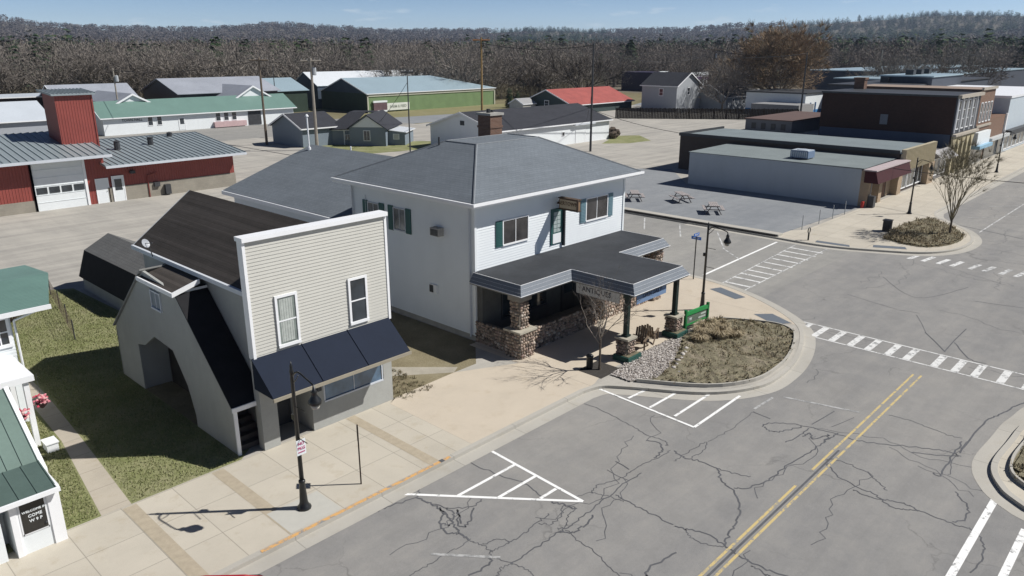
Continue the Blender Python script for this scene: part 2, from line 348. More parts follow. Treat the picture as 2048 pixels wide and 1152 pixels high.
CR=[[(13.09,16.41),(13.83,16.36),(14.49,16.42)],[(13.09,16.41),(12.69,15.98),(11.84,16.22),(11.42,16.27)],[(15.26,16.32),(15.36,15.04),(15.56,14.08),(15.35,13.17)],[(12.69,15.98),(12.8,15.33),(12.71,14.77),(12.33,14.42),(12.16,14.0),(12.34,13.69)],[(12.81,15.59),(12.96,14.89),(13.56,14.39),(14.0,14.46)],[(12.82,15.04),(12.65,14.32),(12.42,13.84),(12.38,13.3)],[(13.5,14.32),(12.94,13.89),(12.6,13.89),(13.12,14.6),(12.75,13.98)],[(12.96,14.89),(12.86,14.48),(12.45,14.17),(12.37,14.38)],[(12.39,13.74),(12.35,13.27),(12.45,12.88),(12.4,12.49),(12.27,12.3),(12.44,11.69),(12.51,11.31),(12.48,10.91)],[(10.24,13.29),(10.89,13.28),(11.76,13.27),(12.38,13.23)],[(12.48,12.84),(12.85,12.74),(13.06,12.4),(12.55,12.44),(12.4,12.49)],[(13.06,12.4),(13.72,12.34),(14.43,12.43),(14.87,12.48)],[(12.24,12.33),(11.95,12.11),(11.3,12.17)],[(11.8,11.64),(12.07,11.77),(12.44,11.69)],[(12.44,11.69),(13.27,11.67),(14.23,11.67),(14.59,11.65),(15.3,11.64),(16.47,11.69),(17.71,11.79),(18.64,11.7)],[(14.3,12.32),(14.51,12.1),(14.98,12.1),(15.46,12.37),(15.61,12.08),(15.19,12.01),(14.75,11.72),(14.45,11.79)],[(15.35,12.82),(15.53,12.42),(15.57,12.05)],[(14.43,11.7),(14.6,11.4),(15.13,11.32),(15.72,11.45)],[(14.56,11.56),(14.42,11.01),(14.38,10.49),(14.19,9.93),(14.01,9.29)],[(16.04,12.43),(16.63,12.21),(16.81,11.61),(16.91,11.23)],[(16.63,12.21),(17.06,12.33),(17.88,12.05),(18.76,12.05),(19.66,11.9),(20.52,11.82)],[(17.04,11.64),(16.98,11.15),(16.92,10.42),(16.89,9.45)],[(21.37,16.18),(21.32,15.14),(21.1,13.96),(20.92,13.01),(20.98,12.39),(20.74,12.1)],[(20.6,12.79),(20.68,12.35),(20.31,12.04),(19.75,11.96)],[(18.68,12.76),(18.51,12.15)],[(18.04,12.65),(17.95,11.83)],[(14.47,8.79),(14.81,8.91),(15.81,8.75)],[(20.6,11.74),(20.44,11.23),(20.6,10.73),(20.56,10.13),(20.0,9.64),(19.72,9.07),(19.15,8.57),(18.48,8.26),(17.8,8.12),(17.08,7.95)],[(20.0,11.37),(20.64,11.35),(21.87,11.26),(21.29,11.0),(20.6,11.06)],[(16.89,9.45),(16.95,9.14),(17.15,8.69),(17.05,7.93),(16.97,7.63),(16.87,6.87),(16.99,6.11)],[(16.95,9.14),(16.73,8.78),(16.75,8.25),(17.01,7.91)],[(19.85,9.08),(20.28,8.77),(21.21,8.52),(22.23,8.51),(23.47,8.34),(24.71,8.24),(25.68,8.13)],[(20.56,10.13),(20.65,9.56),(20.84,9.05)],[(24.3,10.37),(24.81,10.21),(25.3,9.5),(25.51,8.69),(25.64,7.99),(25.63,7.44),(26.0,6.69),(26.57,5.73),(26.93,5.01),(26.95,4.48)],[(24.38,10.27),(24.18,9.91),(24.59,9.58),(25.34,9.26)],[(23.73,9.19),(24.83,9.04),(25.38,9.02)],[(24.58,8.93),(25.0,8.86),(24.64,8.58),(25.34,8.31),(24.71,8.24)],[(23.57,7.73),(23.82,7.3),(23.7,6.48),(23.36,5.93),(23.01,5.58)],[(23.34,7.58),(22.8,6.97),(22.6,6.3),(22.53,5.81),(22.23,5.3),(22.3,4.83),(22.52,4.46),(22.49,3.61),(22.56,3.05),(21.92,2.69),(21.3,2.59),(20.43,2.68)],[(22.33,6.37),(22.29,5.78),(22.51,5.34),(22.63,4.88),(22.5,4.55)],[(28.46,7.25),(28.5,6.29),(28.28,5.36),(28.33,4.76)],[(26.07,5.75),(26.4,5.14),(26.91,4.52)],[(28.05,4.69),(26.58,4.7),(25.18,4.6),(25.1,4.83)],[(28.36,4.55),(26.83,4.6),(25.33,4.43)],[(27.16,4.58),(30.41,4.46),(31.66,4.15),(33.23,3.78)],[(24.37,3.99),(23.68,3.49),(22.92,3.4),(22.63,3.65)],[(25.23,11.1),(25.08,10.33)],[(25.23,11.1),(23.27,11.07),(21.96,11.17)],[(25.73,9.03),(27.38,8.91)],[(25.97,8.49),(27.34,8.12)],[(16.78,6.98),(16.67,6.58),(16.71,6.41)],[(41.33,10.0),(38.89,8.91)],[(41.52,11.0),(41.68,10.02)],[(36.83,7.53),(40.76,7.62)],[(38.35,7.48),(36.68,6.5),(36.54,5.79)],[(45.93,8.43),(46.43,6.2)],[(42.43,13.95),(41.52,11.0)],[(38.89,8.91),(36.83,7.53)],[(47.35,13.7),(44.44,10.9),(48.59,9.31)]]
WL= [((16.29, 16.4), (16.04, 12.12)), ((12.49, 16.48), (16.04, 12.12)), ((13.64, 15.12), (16.19, 15.09)), ((14.43, 14.14), (16.15, 14.12)), ((15.27, 13.17), (16.01, 13.16)), ((22.82, 16.59), (22.55, 12.1)), ((22.55, 12.1), (26.12, 12.13)), ((22.89, 15.24), (24.17, 15.15)), ((22.77, 14.16), (24.55, 14.13)), ((22.81, 13.08), (25.4, 13.09))]
# ---------------------------------------------------------------- terrain, roads, pavements
HD = 43.25
def hill_row(u):
    P = [(-900, 42), (-200, 40), (0, 46), (90, 55), (180, 61), (400, 60), (470, 57), (560, 51), (690, 56), (760, 61), (900, 62), (1080, 57), (1180, 61), (1350, 60), (1500, 54), (1620, 48), (1750, 43), (1860, 36), (1960, 37), (2048, 40), (2900, 40)]
    for (a, ya), (b, yb) in zip(P, P[1:]):
        if u <= b:
            k = max(0, (u - a) / (b - a)); k = k * k * (3 - 2 * k); return ya + (yb - ya) * k
    return 40
def terr(x, y):
    """height of the country beyond the town (real rolling land)"""
    r = math.hypot(x, y); az = math.atan2(y, x) - R(HD)
    if r < 300: return -.14
    u = 1024 - math.tan(max(-1.2, min(1.2, az))) * 1583
    Hh = (100 - hill_row(u)) / 1583 * 2500 + 3
    k = max(0, (r - 300) / 2200)
    z = Hh * min(k, 1) ** 2.4 if k < 1 else Hh - (k - 1) * 18
    return z - .14 + min(1, k * 3) * 2.2 * math.sin(x * .009 + 1) * math.cos(y * .011)
m = M()
m.box(-30, -60, -1.2, 210, 300, -.14)
ground('ground', m, G_WILD)
V = []; F = []; rr = [299, 330, 380, 450, 540, 650, 780, 920, 1080, 1260, 1460, 1680, 1920, 2150, 2350, 2500, 2650, 3000, 4200]
na = 150
for r in [0.1, 150] + rr:
    for i in range(na + 1):
        a = R(HD - 75 + 150 * i / na); x, y = r * math.cos(a), r * math.sin(a)
        V.append((x, y, terr(x, y) if r > 160 else -.16))
nr = len(rr) + 2
for j in range(nr - 1):
    for i in range(na):
        a = j * (na + 1) + i; b = a + na + 1; F += [(a, b, b + 1), (a, b + 1, a + 1)]
V = np.array(V); 
V[:, 2] -= .03
hl = np_obj('hills', V, np.array(F), soil_mat('hill_ground', [(.3, (.13, .115, .09)), (.7, (.19, .17, .13))], .02, .2, 0)); tag(hl, kind='structure')
def arc(pts, n=6):
    """Catmull-Rom through pts"""
    out = []; P = [pts[0]] + list(pts) + [pts[-1]]
    for i in range(1, len(P) - 2):
        p0, p1, p2, p3 = P[i - 1:i + 3]
        for k in range(n):
            t = k / n
            out.append(tuple(.5 * (2 * p1[d] + (p2[d] - p0[d]) * t + (2 * p0[d] - 5 * p1[d] + 4 * p2[d] - p3[d]) * t * t + (3 * p1[d] - p0[d] - 3 * p2[d] + p3[d]) * t ** 3) for d in (0, 1)))
    out.append(tuple(pts[-1])); return out
K1 = arc([(22.0, 16.8), (22.9, 16.55), (23.6, 15.7), (25.3, 13.15), (27.3, 11.9), (29.3, 11.75), (31.4, 12.05), (33.6, 12.75), (35.4, 13.75), (37.2, 15.9), (38.6, 18.6), (39.2, 21.2), (39.3, 24)])
K2 = arc([(52.2, 30), (52.2, 24), (52.1, 20.5), (52.4, 18.4), (53.3, 16.2), (54.7, 13.7), (56.6, 12.4), (59, 11.9), (61.6, 12.1), (64.2, 13.2), (66, 14.7), (68, 16.2), (70, 16.8)])
K3 = arc([(60, -1.2), (36, -1.2), (33.6, 2.6), (31.2, 3.35), (29, 3.5), (26.9, 3.55), (25.6, 3.1), (24.7, 2.2), (22.5, -1.2), (10, -1.2)])
def offset(pts, d):
    out = []
    for i, p in enumerate(pts):
        a = Vector(pts[max(0, i - 1)]); b = Vector(pts[min(len(pts) - 1, i + 1)]); t = (b - a).normalized(); out.append((p[0] + t.y * d, p[1] - t.x * d))
    return out
def ribbon(m, pts, w0, w1, z, t=.5):
    A = offset(pts, w0); B = offset(pts, w1)
    for i in range(len(pts) - 1): m.poly([(*A[i], z), (*B[i], z), (*B[i + 1], z), (*A[i + 1], z)][::1], t)
    return m
# roads
m = M(); m.poly([(-30, -40, -.124), (200, -40, -.124), (200, 17.2, -.124), (-30, 17.2, -.124)]); ground('main_street', m, A_ROAD)
m = M(); m.poly([(38.6, 17.2, -.122), (53, 17.2, -.122), (53, 46, -.122), (38.6, 46, -.122)]); ground('side_street', m, A_SIDE)
# blocks of town ground (kerb-high slabs)
m = M(); m.prism([(-30, 16.8)] + K1 + [(39.3, 110), (-30, 110)], -.6, 0); ground('gravel_lot', m, G_GRAVEL)
m = M(); m.prism([(160, 16.8), (160, 110), (52.2, 110), (52.2, 44)] + K2, -.6, 0); ground('gravel_lot', m, G_GRAVEL)
m = M(); m.prism([(39.29, 46), (52.21, 46), (52.21, 110), (39.29, 110)], -.5, -.06); ground('gravel_lane', m, G_GRAVEL)
m = M(); m.prism(K3 + [(10, -20), (60, -20)], -.6, 0); ground('south_pavement', m, C_WALK)
# pavements (sheets) with kerb tops
m = M(); m.poly([(x, y, .004) for x, y in [(-10, 16.8), (16.0, 16.8), (16.0, 21.5), (16.5, 21.78), (-10, 21.78)]]); ground('pavement', m, C_WALK)
m = M(); m.poly([(x, y, .004) for x, y in [(16.0, 16.8)] + K1[:1] + [(22.9, 16.9), (23.6, 17.15), (24.5, 17.3), (33.4, 17.3), (34.9, 14.5), (35.3, 13.8)] + [p for p in K1 if p[0] > 35.45] + [(39.3, 30), (37, 30), (35, 23.7), (22.3, 23.7), (22.3, 20.6), (19.7, 21.9), (16.4, 21.78), (16.0, 21.5)]]); ground('plaza_pavement', m, C_PLAZA)
m = M(); m.poly([(x, y, .004) for x, y in K2[4:] + [(150, 16.8), (150, 21.75), (56, 22.1), (52.6, 24.5)]]); ground('corner_pavement', m, C_WALK)
for x in (6.4, 9.15, 14.3):
    m = M(); m.poly([(x - .2, 16.95, .008), (x + .2, 16.95, .008), (x + .2, 21.7, .008), (x - .2, 21.7, .008)]); ground('pavement_band', m, plain('stained_band', (.395, .34, .255), .9, .14, 5))
m = M(); m.poly([(9.0, 17.0, .010), (10.7, 17.0, .010), (10.7, 18.35, .010), (9.0, 18.35, .010)]); ground('new_concrete_patch', m, plain('new_concrete', (.46, .45, .405), .85, .05, 4))
# kerb stones (real step) and gutter pans
for nm, K in (('kerb', [(-10, 16.8), (5, 16.8), (12, 16.8), (18, 16.8)] + K1), ('kerb', K2 + [(90, 16.8), (120, 16.8), (160, 16.8)]), ('kerb', K3)):
    m = M(); A = offset(K, -.17); B = offset(K, .02); C2 = offset(K, .55)
    for i in range(len(K) - 1):
        m.hull([(*A[i], -.3), (*B[i], -.3), (*B[i + 1], -.3), (*A[i + 1], -.3)], [(*A[i], .012), (*B[i], .008), (*B[i + 1], .008), (*A[i + 1], .012)])
    ground(nm, m, C_KERB)
    m = M()
    for i in range(len(K) - 1): m.poly([(*B[i], -.112), (*C2[i], -.118), (*C2[i + 1], -.118), (*B[i + 1], -.112)])
    ground('gutter', m, C_KERB)
m = M(); m.poly([(8.0, 16.80, .0165), (14.9, 16.80, .0165), (14.9, 16.93, .0165), (8.0, 16.93, .0165)]); ground('painted_kerb_line', m, ORNG)
m = M(); m.poly([(14.45, 16.79, .019), (14.62, 16.79, .019), (14.62, 16.95, .019), (14.45, 16.95, .019)]); ground('kerb_joint', m, SEAL)
# tactile mats and drain
for q in ([(37.6, 19.9), (38.3, 19.6), (37.6, 17.7), (36.9, 17.95)], [(35.3, 16.1), (36.0, 15.4), (35.3, 14.05), (34.6, 14.7)], [(52.6, 20.0), (53.2, 20.1), (53.4, 17.9), (52.9, 17.7)], [(53.9, 16.5), (54.6, 16.7), (55.5, 14.9), (54.9, 14.6)]):
    m = M(); m.poly([(x, y, .012) for x, y in q][::-1]); o = ground('tactile_mat', m, plain('slate_mat', (.125, .145, .17), .8, .1, 20))
m = M(); m.poly([(24.6 + .0, 15.72, -.105), (25.3, 15.3, -.105), (25.2, 14.95, -.105), (24.5, 15.4, -.105)]); 
# the orange-brown cover in the planted corner
m = M(); m.lathe((33.7, 16.4, 0), [(.26, .0), (.26, .03)], 14); tag(m.obj('manhole_cover', plain('rust', (.2, .09, .05), .8, .3, 8)), 'rusty round cover at the street corner of the planted bed', 'manhole cover')
# lawns
m = M(); m.poly([(x, y, .003) for x, y in [(-10, 21.8), (5.65, 21.8), (6.5, 27.6), (6.7, 40), (2, 50), (-10, 50)]]); ground('lawn', m, G_LAWN)
m = M(); m.poly([(x, y, .003) for x, y in [(6.5, 21.8), (10.05, 21.8), (10.6, 22.3), (10.6, 30.5), (13.2, 38), (12.8, 46.5), (9.5, 48.5), (7.4, 44), (7.2, 32), (6.9, 27.2)]]); ground('lawn', m, G_LAWN)
m = M(); m.poly([(x, y, .0055) for x, y in [(5.65, 21.8), (6.5, 21.8), (6.9, 27.2), (7.2, 32), (7.25, 42), (6.5, 42), (6.5, 31), (6.35, 27.5)]]); ground('garden_path', m, concrete_mat('path_concrete', (.43, .385, .315), 0, 1.3))
m = M(); m.poly([(x, y, .003) for x, y in [(16.4, 21.2), (19.7, 21.9), (21.0, 21.9), (22.8, 23.8), (22.8, 33), (16.4, 33)]]); ground('dirt_alley', m, G_DIRT)
m = M(); m.poly([(x, y, .006) for x, y in [(16.4, 30), (17.2, 25.5), (18.3, 24.2), (20.2, 22.2), (19.7, 21.9), (17.8, 23.4), (16.4, 24.6)]]); ground('alley_path', m, plain('alley_concrete', (.36, .33, .27), .9, .15, 2))
m = M(); m.poly([(x, y, .003) for x, y in [(58, 96), (66, 96), (76, 86), (71, 80), (60, 82), (56, 90)]]); ground('back_lawn', m, G_LAWN)
m = M(); m.poly([(x, y, .003) for x, y in [(89.8, 66.6), (94.6, 68.8), (96.5, 74), (103, 69), (98, 63.5), (93, 64)]]); ground('back_lawn', m, G_LAWN)
m = M(); m.poly([(x, y, -.130) for x, y in [(94, 110.3), (160, 110.3), (160, 138), (94, 138)]]); ground('back_lawn', m, soil_mat('dry_grass', [(.3, (.15, .15, .07)), (.55, (.24, .22, .12)), (.75, (.3, .26, .17))], .2, 3, .3))
m = M(); m.poly([(x, y, -.128) for x, y in [(30, 110.3), (92, 110.3), (92, 131), (30, 131)]]); ground('back_street', m, A_SIDE)
m = M(); m.poly([(x, y, -.127) for x, y in [(92, 112), (150, 108.3), (150, 118), (92, 126)]]); ground('back_street', m, A_LOT)
m = M(); m.poly([(x, y, -.126) for x, y in [(160.1, 60), (260, 60), (260, 150), (160.1, 110)]]); ground('back_street', m, A_LOT)
# picnic lot: asphalt pad held by a low retaining kerb
m = M(); m.prism([(53.1, 22.9), (68, 22.2), (68, 39.6), (75.5, 46), (73, 49), (53.1, 44)], -.3, .02); ground('picnic_lot', m, A_LOT)
m = M(); m.box(52.35, 22.6, -.4, 53.1, 44, .16); m.box(52.35, 44, -.4, 56, 44.5, .16); ground('retaining_kerb', m, C_KERB)
m = M(); m.box(52.26, 22.7, -.4, 52.35, 44, .12); ground('kerb_face', m, plain('shaded_kerb_face', (.05, .045, .04), .9, .3))  # dark strip: shade on the kerb's side put into its colour
# ---- markings
XW = paint_mat('crosswalk_white', (.68, .68, .66), .43)
def stripe(name, a, b, wd, mat, z=-.118):
    d = (Vector(b) - Vector(a)).normalized(); n = Vector((-d.y, d.x)) * wd / 2
    m = M(); m.poly([(a[0] - n.x, a[1] - n.y, z), (b[0] - n.x, b[1] - n.y, z), (b[0] + n.x, b[1] + n.y, z), (a[0] + n.x, a[1] + n.y, z)]); return ground(name, m, mat)
for i, (a, b) in enumerate(WL): stripe('parking_line', a, b, .11, LINE, -.118 + .0012 * i)
for a, b, mt, wd in [((11.21, 13.58), (12.4, 12.1), LINEF, .1), ((25.44, 11.19), (26.88, 11.12), LINEF, .1), ((27.23, 10.84), (27.92, 8.14), LINEF, .12)]: stripe('worn_line', a, b, wd, mt, -.1185)
stripe('centre_line', (8, 7.77), (21.35, 7.77), .08, YELM); stripe('centre_line', (22.6, 7.77), (33.1, 7.77), .08, YELM); stripe('centre_line', (8, 7.47), (33.2, 7.48), .08, YELM)
stripe('centre_line', (55.5, 7.6), (140, 7.6), .1, LINEW)
stripe('centre_seal', (12, 7.62), (24.5, 7.62), .07, SEAL, -.1195)
stripe('edge_line', (14, 3.0), (25.5, 3.0), .2, LINE); stripe('edge_line', (14, 2.0), (23.6, 2.0), .2, LINE)
for x in (36.28, 34.55): stripe('crosswalk_line', (x, 14.4 if x > 35 else 13.2), (x, -.5), .1, XW)
for y in (13.5, 12.68, 11.83, 10.97, 10.19, 9.32, 8.54, 7.4, 6.6, 5.85, 4.9, 4.0, 3.1): stripe('crosswalk_bar', (34.62, y), (36.2, y), .3, XW, -.1165)
for y in (13.75, 12.9, 12.0, 11.2, 10.2, 9.4, 8.5, 7.7, 6.6, 5.5): stripe('crosswalk_bar', (52.85, y + .12), (54.5, y - .12), .3, LINEW if y < 11 else XW)
stripe('crosswalk_line', (38.9, 20.1), (51.6, 20.9), .09, LINEW); stripe('crosswalk_line', (38.5, 18.5), (51.8, 18.8), .09, LINEW); stripe('stop_line', (40.25, 21.79), (51.3, 22.2), .16, LINE)
for x in (39.9, 41.2, 42.2, 43.2, 44.4, 45.6, 46.8, 48.0, 49.2, 50.4): stripe('crosswalk_bar', (x, 18.55), (x, 20.15 + (x - 39) * .06), .2, XW, -.1165)
for a, b in [((51.7, 33.7), (48.2, 31.4)), ((51.5, 30.3), (48.0, 28.1)), ((51.4, 27), (46.9, 24.0)), ((46.9, 24.0), (45.1, 21.9))]: stripe('parking_line', a, b, .1, LINEW, -.117)
for i in range(9): stripe('parking_line', (70 + i * 6.4, 14.6 - .2), (73.4 + i * 6.4, 11.2), .1, LINEF)
stripe('parking_line', (64.5, 12.4), (80, 12.3), .1, LINEW)
# ---- tar-sealed cracks, one sheet
m = M(); q = random.Random(3)
for pl in CR:
    P = arc(pl, 7) if len(pl) > 2 else [tuple(pl[0]), tuple((pl[0][i] + pl[1][i]) / 2 for i in (0, 1)), tuple(pl[1])]
    P = [(x + q.uniform(-.05, .05), y + q.uniform(-.05, .05)) for x, y in P]; wd = q.uniform(.012, .03)
    A = offset(P, -wd); B = offset(P, wd)
    zz = -.1205 + .0002 * q.randint(0, 9)
    for i in range(len(P) - 1): m.poly([(*A[i], zz), (*B[i], zz), (*B[i + 1], zz), (*A[i + 1], zz)])
for k in range(60):   # fainter ones over the crossing
    x, y = q.choice([(q.uniform(34, 54), q.uniform(-1, 15)), (q.uniform(12, 34), q.uniform(2, 15)), (q.uniform(54, 80), q.uniform(0, 14))]); a = q.uniform(0, 6.28); P = [(x, y)]
    a = q.choice([0, 1.57, 3.14, 4.71]) + q.uniform(-.35, .35)
    for i in range(q.randint(6, 22)): b_ = a + q.uniform(-.85, .85); x += .3 * math.cos(b_); y += .3 * math.sin(b_); P.append((x, y))
    if max(p[1] for p in P) > 15.5: continue
    A = offset(P, -.012); B = offset(P, .015)
    for i in range(len(P) - 1): m.poly([(*A[i], -.1212), (*B[i], -.1212), (*B[i + 1], -.1212), (*A[i + 1], -.1212)])
ground('crack_seal', m, SEAL)
# ---- planted bed of the near corner: mulch mound, pebbles, cobbles, dry plants
BED = arc([(24.2, 15.75), (25.75, 13.35), (27.6, 12.25), (29.6, 12.15), (31.2, 12.4), (33, 12.95), (34.2, 13.6), (34.5, 14.6), (33.9, 16), (33.2, 17.1)], 4) + [(26.6, 17.1), (24.0, 16.6)]
def inside(p, poly):
    c = False; n = len(poly)
    for i in range(n):
        a, b = poly[i], poly[i - 1]
        if (a[1] > p[1]) != (b[1] > p[1]) and p[0] < (b[0] - a[0]) * (p[1] - a[1]) / (b[1] - a[1]) + a[0]: c = not c
    return c
def bed(name, poly, mat, seed, h=.12, skip=None):
    q = random.Random(seed); xs = [p[0] for p in poly]; ys = [p[1] for p in poly]; m = M(); st = .22
    nx = int((max(xs) - min(xs)) / st); ny = int((max(ys) - min(ys)) / st); Z = {}
    for i in range(nx + 2):
        for j in range(ny + 2):
            x, y = min(xs) + i * st, min(ys) + j * st; Z[i, j] = (x, y, .03 + h * (.4 + .6 * q.random()) * (1 if inside((x, y), poly) else 0))
    for i in range(nx + 1):
        for j in range(ny + 1):
            c = [Z[i, j], Z[i + 1, j], Z[i + 1, j + 1], Z[i, j + 1]]
            if all(inside(p[:2], poly) for p in c) and not (skip and any(inside(p[:2], skip) for p in c)): m.poly(c, q.random())
    m.prism(poly, -.1, .035); o = ground(name, m, mat); return o
GV = [(24.0, 16.9), (24.0, 15.95), (25.0, 15.3), (26.6, 15.6), (28.4, 16.3), (29.8, 17.0), (29.7, 17.25), (26.6, 17.35)]
bed('planting_bed', BED, G_MULCH, 1, .12, GV)
q = random.Random(5)
def scatter(name, poly, n, lo, hi, z, mat, seed, flat=.6, kind='stuff'):
    q = random.Random(seed); m = M(); xs = [p[0] for p in poly]; ys = [p[1] for p in poly]; c = 0
    while c < n:
        x, y = q.uniform(min(xs), max(xs)), q.uniform(min(ys), max(ys))
        if not inside((x, y), poly): continue
        r = q.uniform(lo, hi); m.blob((x, y, z + r * flat * .5), r, r * q.uniform(.6, 1), r * flat, c, 5, 3, .25, q.random(), q.uniform(0, 3)); c += 1
    return tag(m.obj(name, mat), kind=kind)
PEB = tinted('pebbles', [(0, (.2, .17, .15)), (.5, (.4, .37, .34)), (1, (.62, .58, .54))], .85, 8, .3)
m = M(); m.poly([(x, y, .045) for x, y in GV]); ground('pebble_ground', m, plain('pebble_base', (.36, .33, .3), .9, .3, 18, bump=.6))
scatter('pebbles', GV, 1700, .025, .065, .04, PEB, 9)
for i, (x, y, r) in enumerate([(26.3, 15.3, .13), (26.75, 15.42, .1), (27.1, 15.55, .14), (27.45, 15.6, .11), (27.85, 15.8, .15), (28.2, 15.85, .1), (28.6, 16.05, .13), (29.1, 16.3, .1), (25.9, 15.2, .09), (26.1, 14.9, .08)]):
    o = M().blob((x, y, .05 + r * .4), r, r * .75, r * .6, i, 8, 5, .12, .5 + .05 * i, i).obj('cobble', PEB, None, True)
    tag(o, 'rounded pale cobble in the broken row between pebbles and mulch bed', 'stone', 'cobbles edging the planted bed')
def tuft(m, x, y, z, n, h, q, spread=.35, tl=(.3, .9), wd=.012):
    for _ in range(n):
        a = q.uniform(0, 6.283); l = h * q.uniform(.5, 1); o = q.uniform(0, spread); px, py = x + math.cos(a) * o * .4, y + math.sin(a) * o * .4
        tx, ty = px + math.cos(a) * l * q.uniform(.2, .9), py + math.sin(a) * l * q.uniform(.2, .9); nx, ny = -math.sin(a) * wd, math.cos(a) * wd
        mx_, my_ = (px * .6 + tx * .4), (py * .6 + ty * .4); t = q.uniform(*tl)
        m.poly([(px - nx, py - ny, z), (px + nx, py + ny, z), (mx_ + nx, my_ + ny, z + l * .75), (mx_ - nx, my_ - ny, z + l * .75)], t)
        m.poly([(mx_ - nx, my_ - ny, z + l * .75), (mx_ + nx, my_ + ny, z + l * .75), (tx, ty, z + l * .62)], t)
DRY = tinted('dry_stems', [(0, (.075, .085, .035)), (.3, (.16, .13, .08)), (.6, (.33, .27, .17)), (1, (.5, .42, .29))], .9, 3, .2)
q = random.Random(11)
for x, y, s in [(30.6, 16.4, .6), (31.3, 16.6, .62), (30.9, 15.6, .6), (31.9, 16.1, .5), (29.9, 16.1, .42), (31.5, 15.2, .45), (32.4, 16.6, .4)]:
    m = M(); tuft(m, x, y, .1, 420, s, q, .9, (.55, 1), .012); tag(m.obj('dry_grass_clump', DRY), 'bleached dry ornamental grass clump behind the green sign frame', 'plant', 'straw-coloured grass clumps of the corner bed')
m = M(); c = 0
while c < 520:
    x, y = q.uniform(24.3, 34.5), q.uniform(12.2, 17)
    if inside((x, y), BED) and not inside((x, y), GV): tuft(m, x, y, .08, 7, q.uniform(.05, .2) * (1.6 if x > 30 else 1), q, .4, (.05, .95) if x > 29 else (0, .75), .014); c += 1
tag(m.obj('bed_litter', DRY), kind='stuff')
BED2 = arc([(56.2, 15.2), (56.3, 13.9), (57.8, 12.95), (59.8, 12.6), (61.6, 12.75), (63.6, 13.6), (65.4, 15.0), (66.4, 16.2), (65, 17.1), (60, 17.2), (57, 16.9)], 4)
bed('planting_bed', BED2, G_MULCH, 2)
m = M(); c = 0
while c < 620:
    x, y = q.uniform(56, 66.5), q.uniform(12.6, 17.3)
    if inside((x, y), BED2): tuft(m, x, y, .06, 7, q.uniform(.1, .34) * (1.5 if x < 60 and y > 15 else 1), q, .7, (.25, .8), .016); c += 1
tag(m.obj('bed_litter', DRY), kind='stuff')
BED3 = arc([(25.0, -1), (25.4, 1.4), (26.2, 2.75), (27.4, 3.1), (29.2, 3.05), (31, 2.9), (33, 2.2), (35, -1)], 5)
bed('planting_bed', BED3, G_MULCH, 4)
m = M(); c = 0
while c < 260:
    x, y = q.uniform(25, 34), q.uniform(0, 3.1)
    if inside((x, y), BED3): tuft(m, x, y, .08, 7, q.uniform(.1, .35), q, .4, (.1, .7), .015); c += 1
tag(m.obj('bed_litter', DRY), kind='stuff')
def bed_rim(K, nm):
    m = M(); A = offset(K, -.03); B = offset(K, .05)
    for i in range(len(K) - 1): m.hull([(*A[i], -.05), (*B[i], -.05), (*B[i + 1], -.05), (*A[i + 1], -.05)], [(*A[i], .15), (*B[i], .15), (*B[i + 1], .15), (*A[i + 1], .15)])
    ground(nm, m, C_KERB)
bed_rim(BED[:-3], 'bed_rim'); bed_rim(BED3, 'bed_rim')
# grass blades on the lawns (short, uncountable)
GRS = tinted('grass_blades', [(0, (.14, .16, .06)), (.5, (.215, .225, .1)), (1, (.31, .29, .17))], .9, 1.5, .5)
def blades(poly, n, seed):
    q = np.random.default_rng(seed); xs = [p[0] for p in poly]; ys = [p[1] for p in poly]; P = []
    while len(P) < n:
        x, y = q.uniform(min(xs), max(xs)), q.uniform(min(ys), max(ys))
        if inside((x, y), poly): P.append((x, y))
    P = np.array(P); a = q.uniform(0, 6.28, n); h = q.uniform(.03, .085, n); wd = .018
    V = np.zeros((n, 3, 3)); V[:, 0, :2] = P + np.stack([np.cos(a), np.sin(a)], 1) * wd; V[:, 1, :2] = P - np.stack([np.cos(a), np.sin(a)], 1) * wd
    V[:, 2, :2] = P + np.stack([np.sin(a), np.cos(a)], 1) * .03; V[:, 2, 2] = h; V[:, :, 2] += .004
    return V.reshape(-1, 3), q.uniform(0, 1, n)
for poly, n, sd_ in (([(6.55, 21.85), (10.0, 21.85), (10.05, 32), (13, 38.5), (12.7, 46), (9.5, 48), (7.5, 44), (7.3, 32), (6.95, 27.2)], 26000, 1), ([(4.7, 21.9), (5.6, 21.9), (6.3, 27.5), (6.45, 34), (5, 34)], 7000, 2)):
    V, tn = blades(poly, n, sd_); o = np_obj('grass', V, np.arange(len(V)).reshape(-1, 3), GRS, tn); tag(o, kind='stuff')
m = M(); q = random.Random(77)
for _ in range(260): tuft(m, q.uniform(16.6, 18.2), q.uniform(21.4, 27), .01, 8, q.uniform(.04, .14), q, .3, (0, .5), .012)
tag(m.obj('weeds', DRY), kind='stuff')
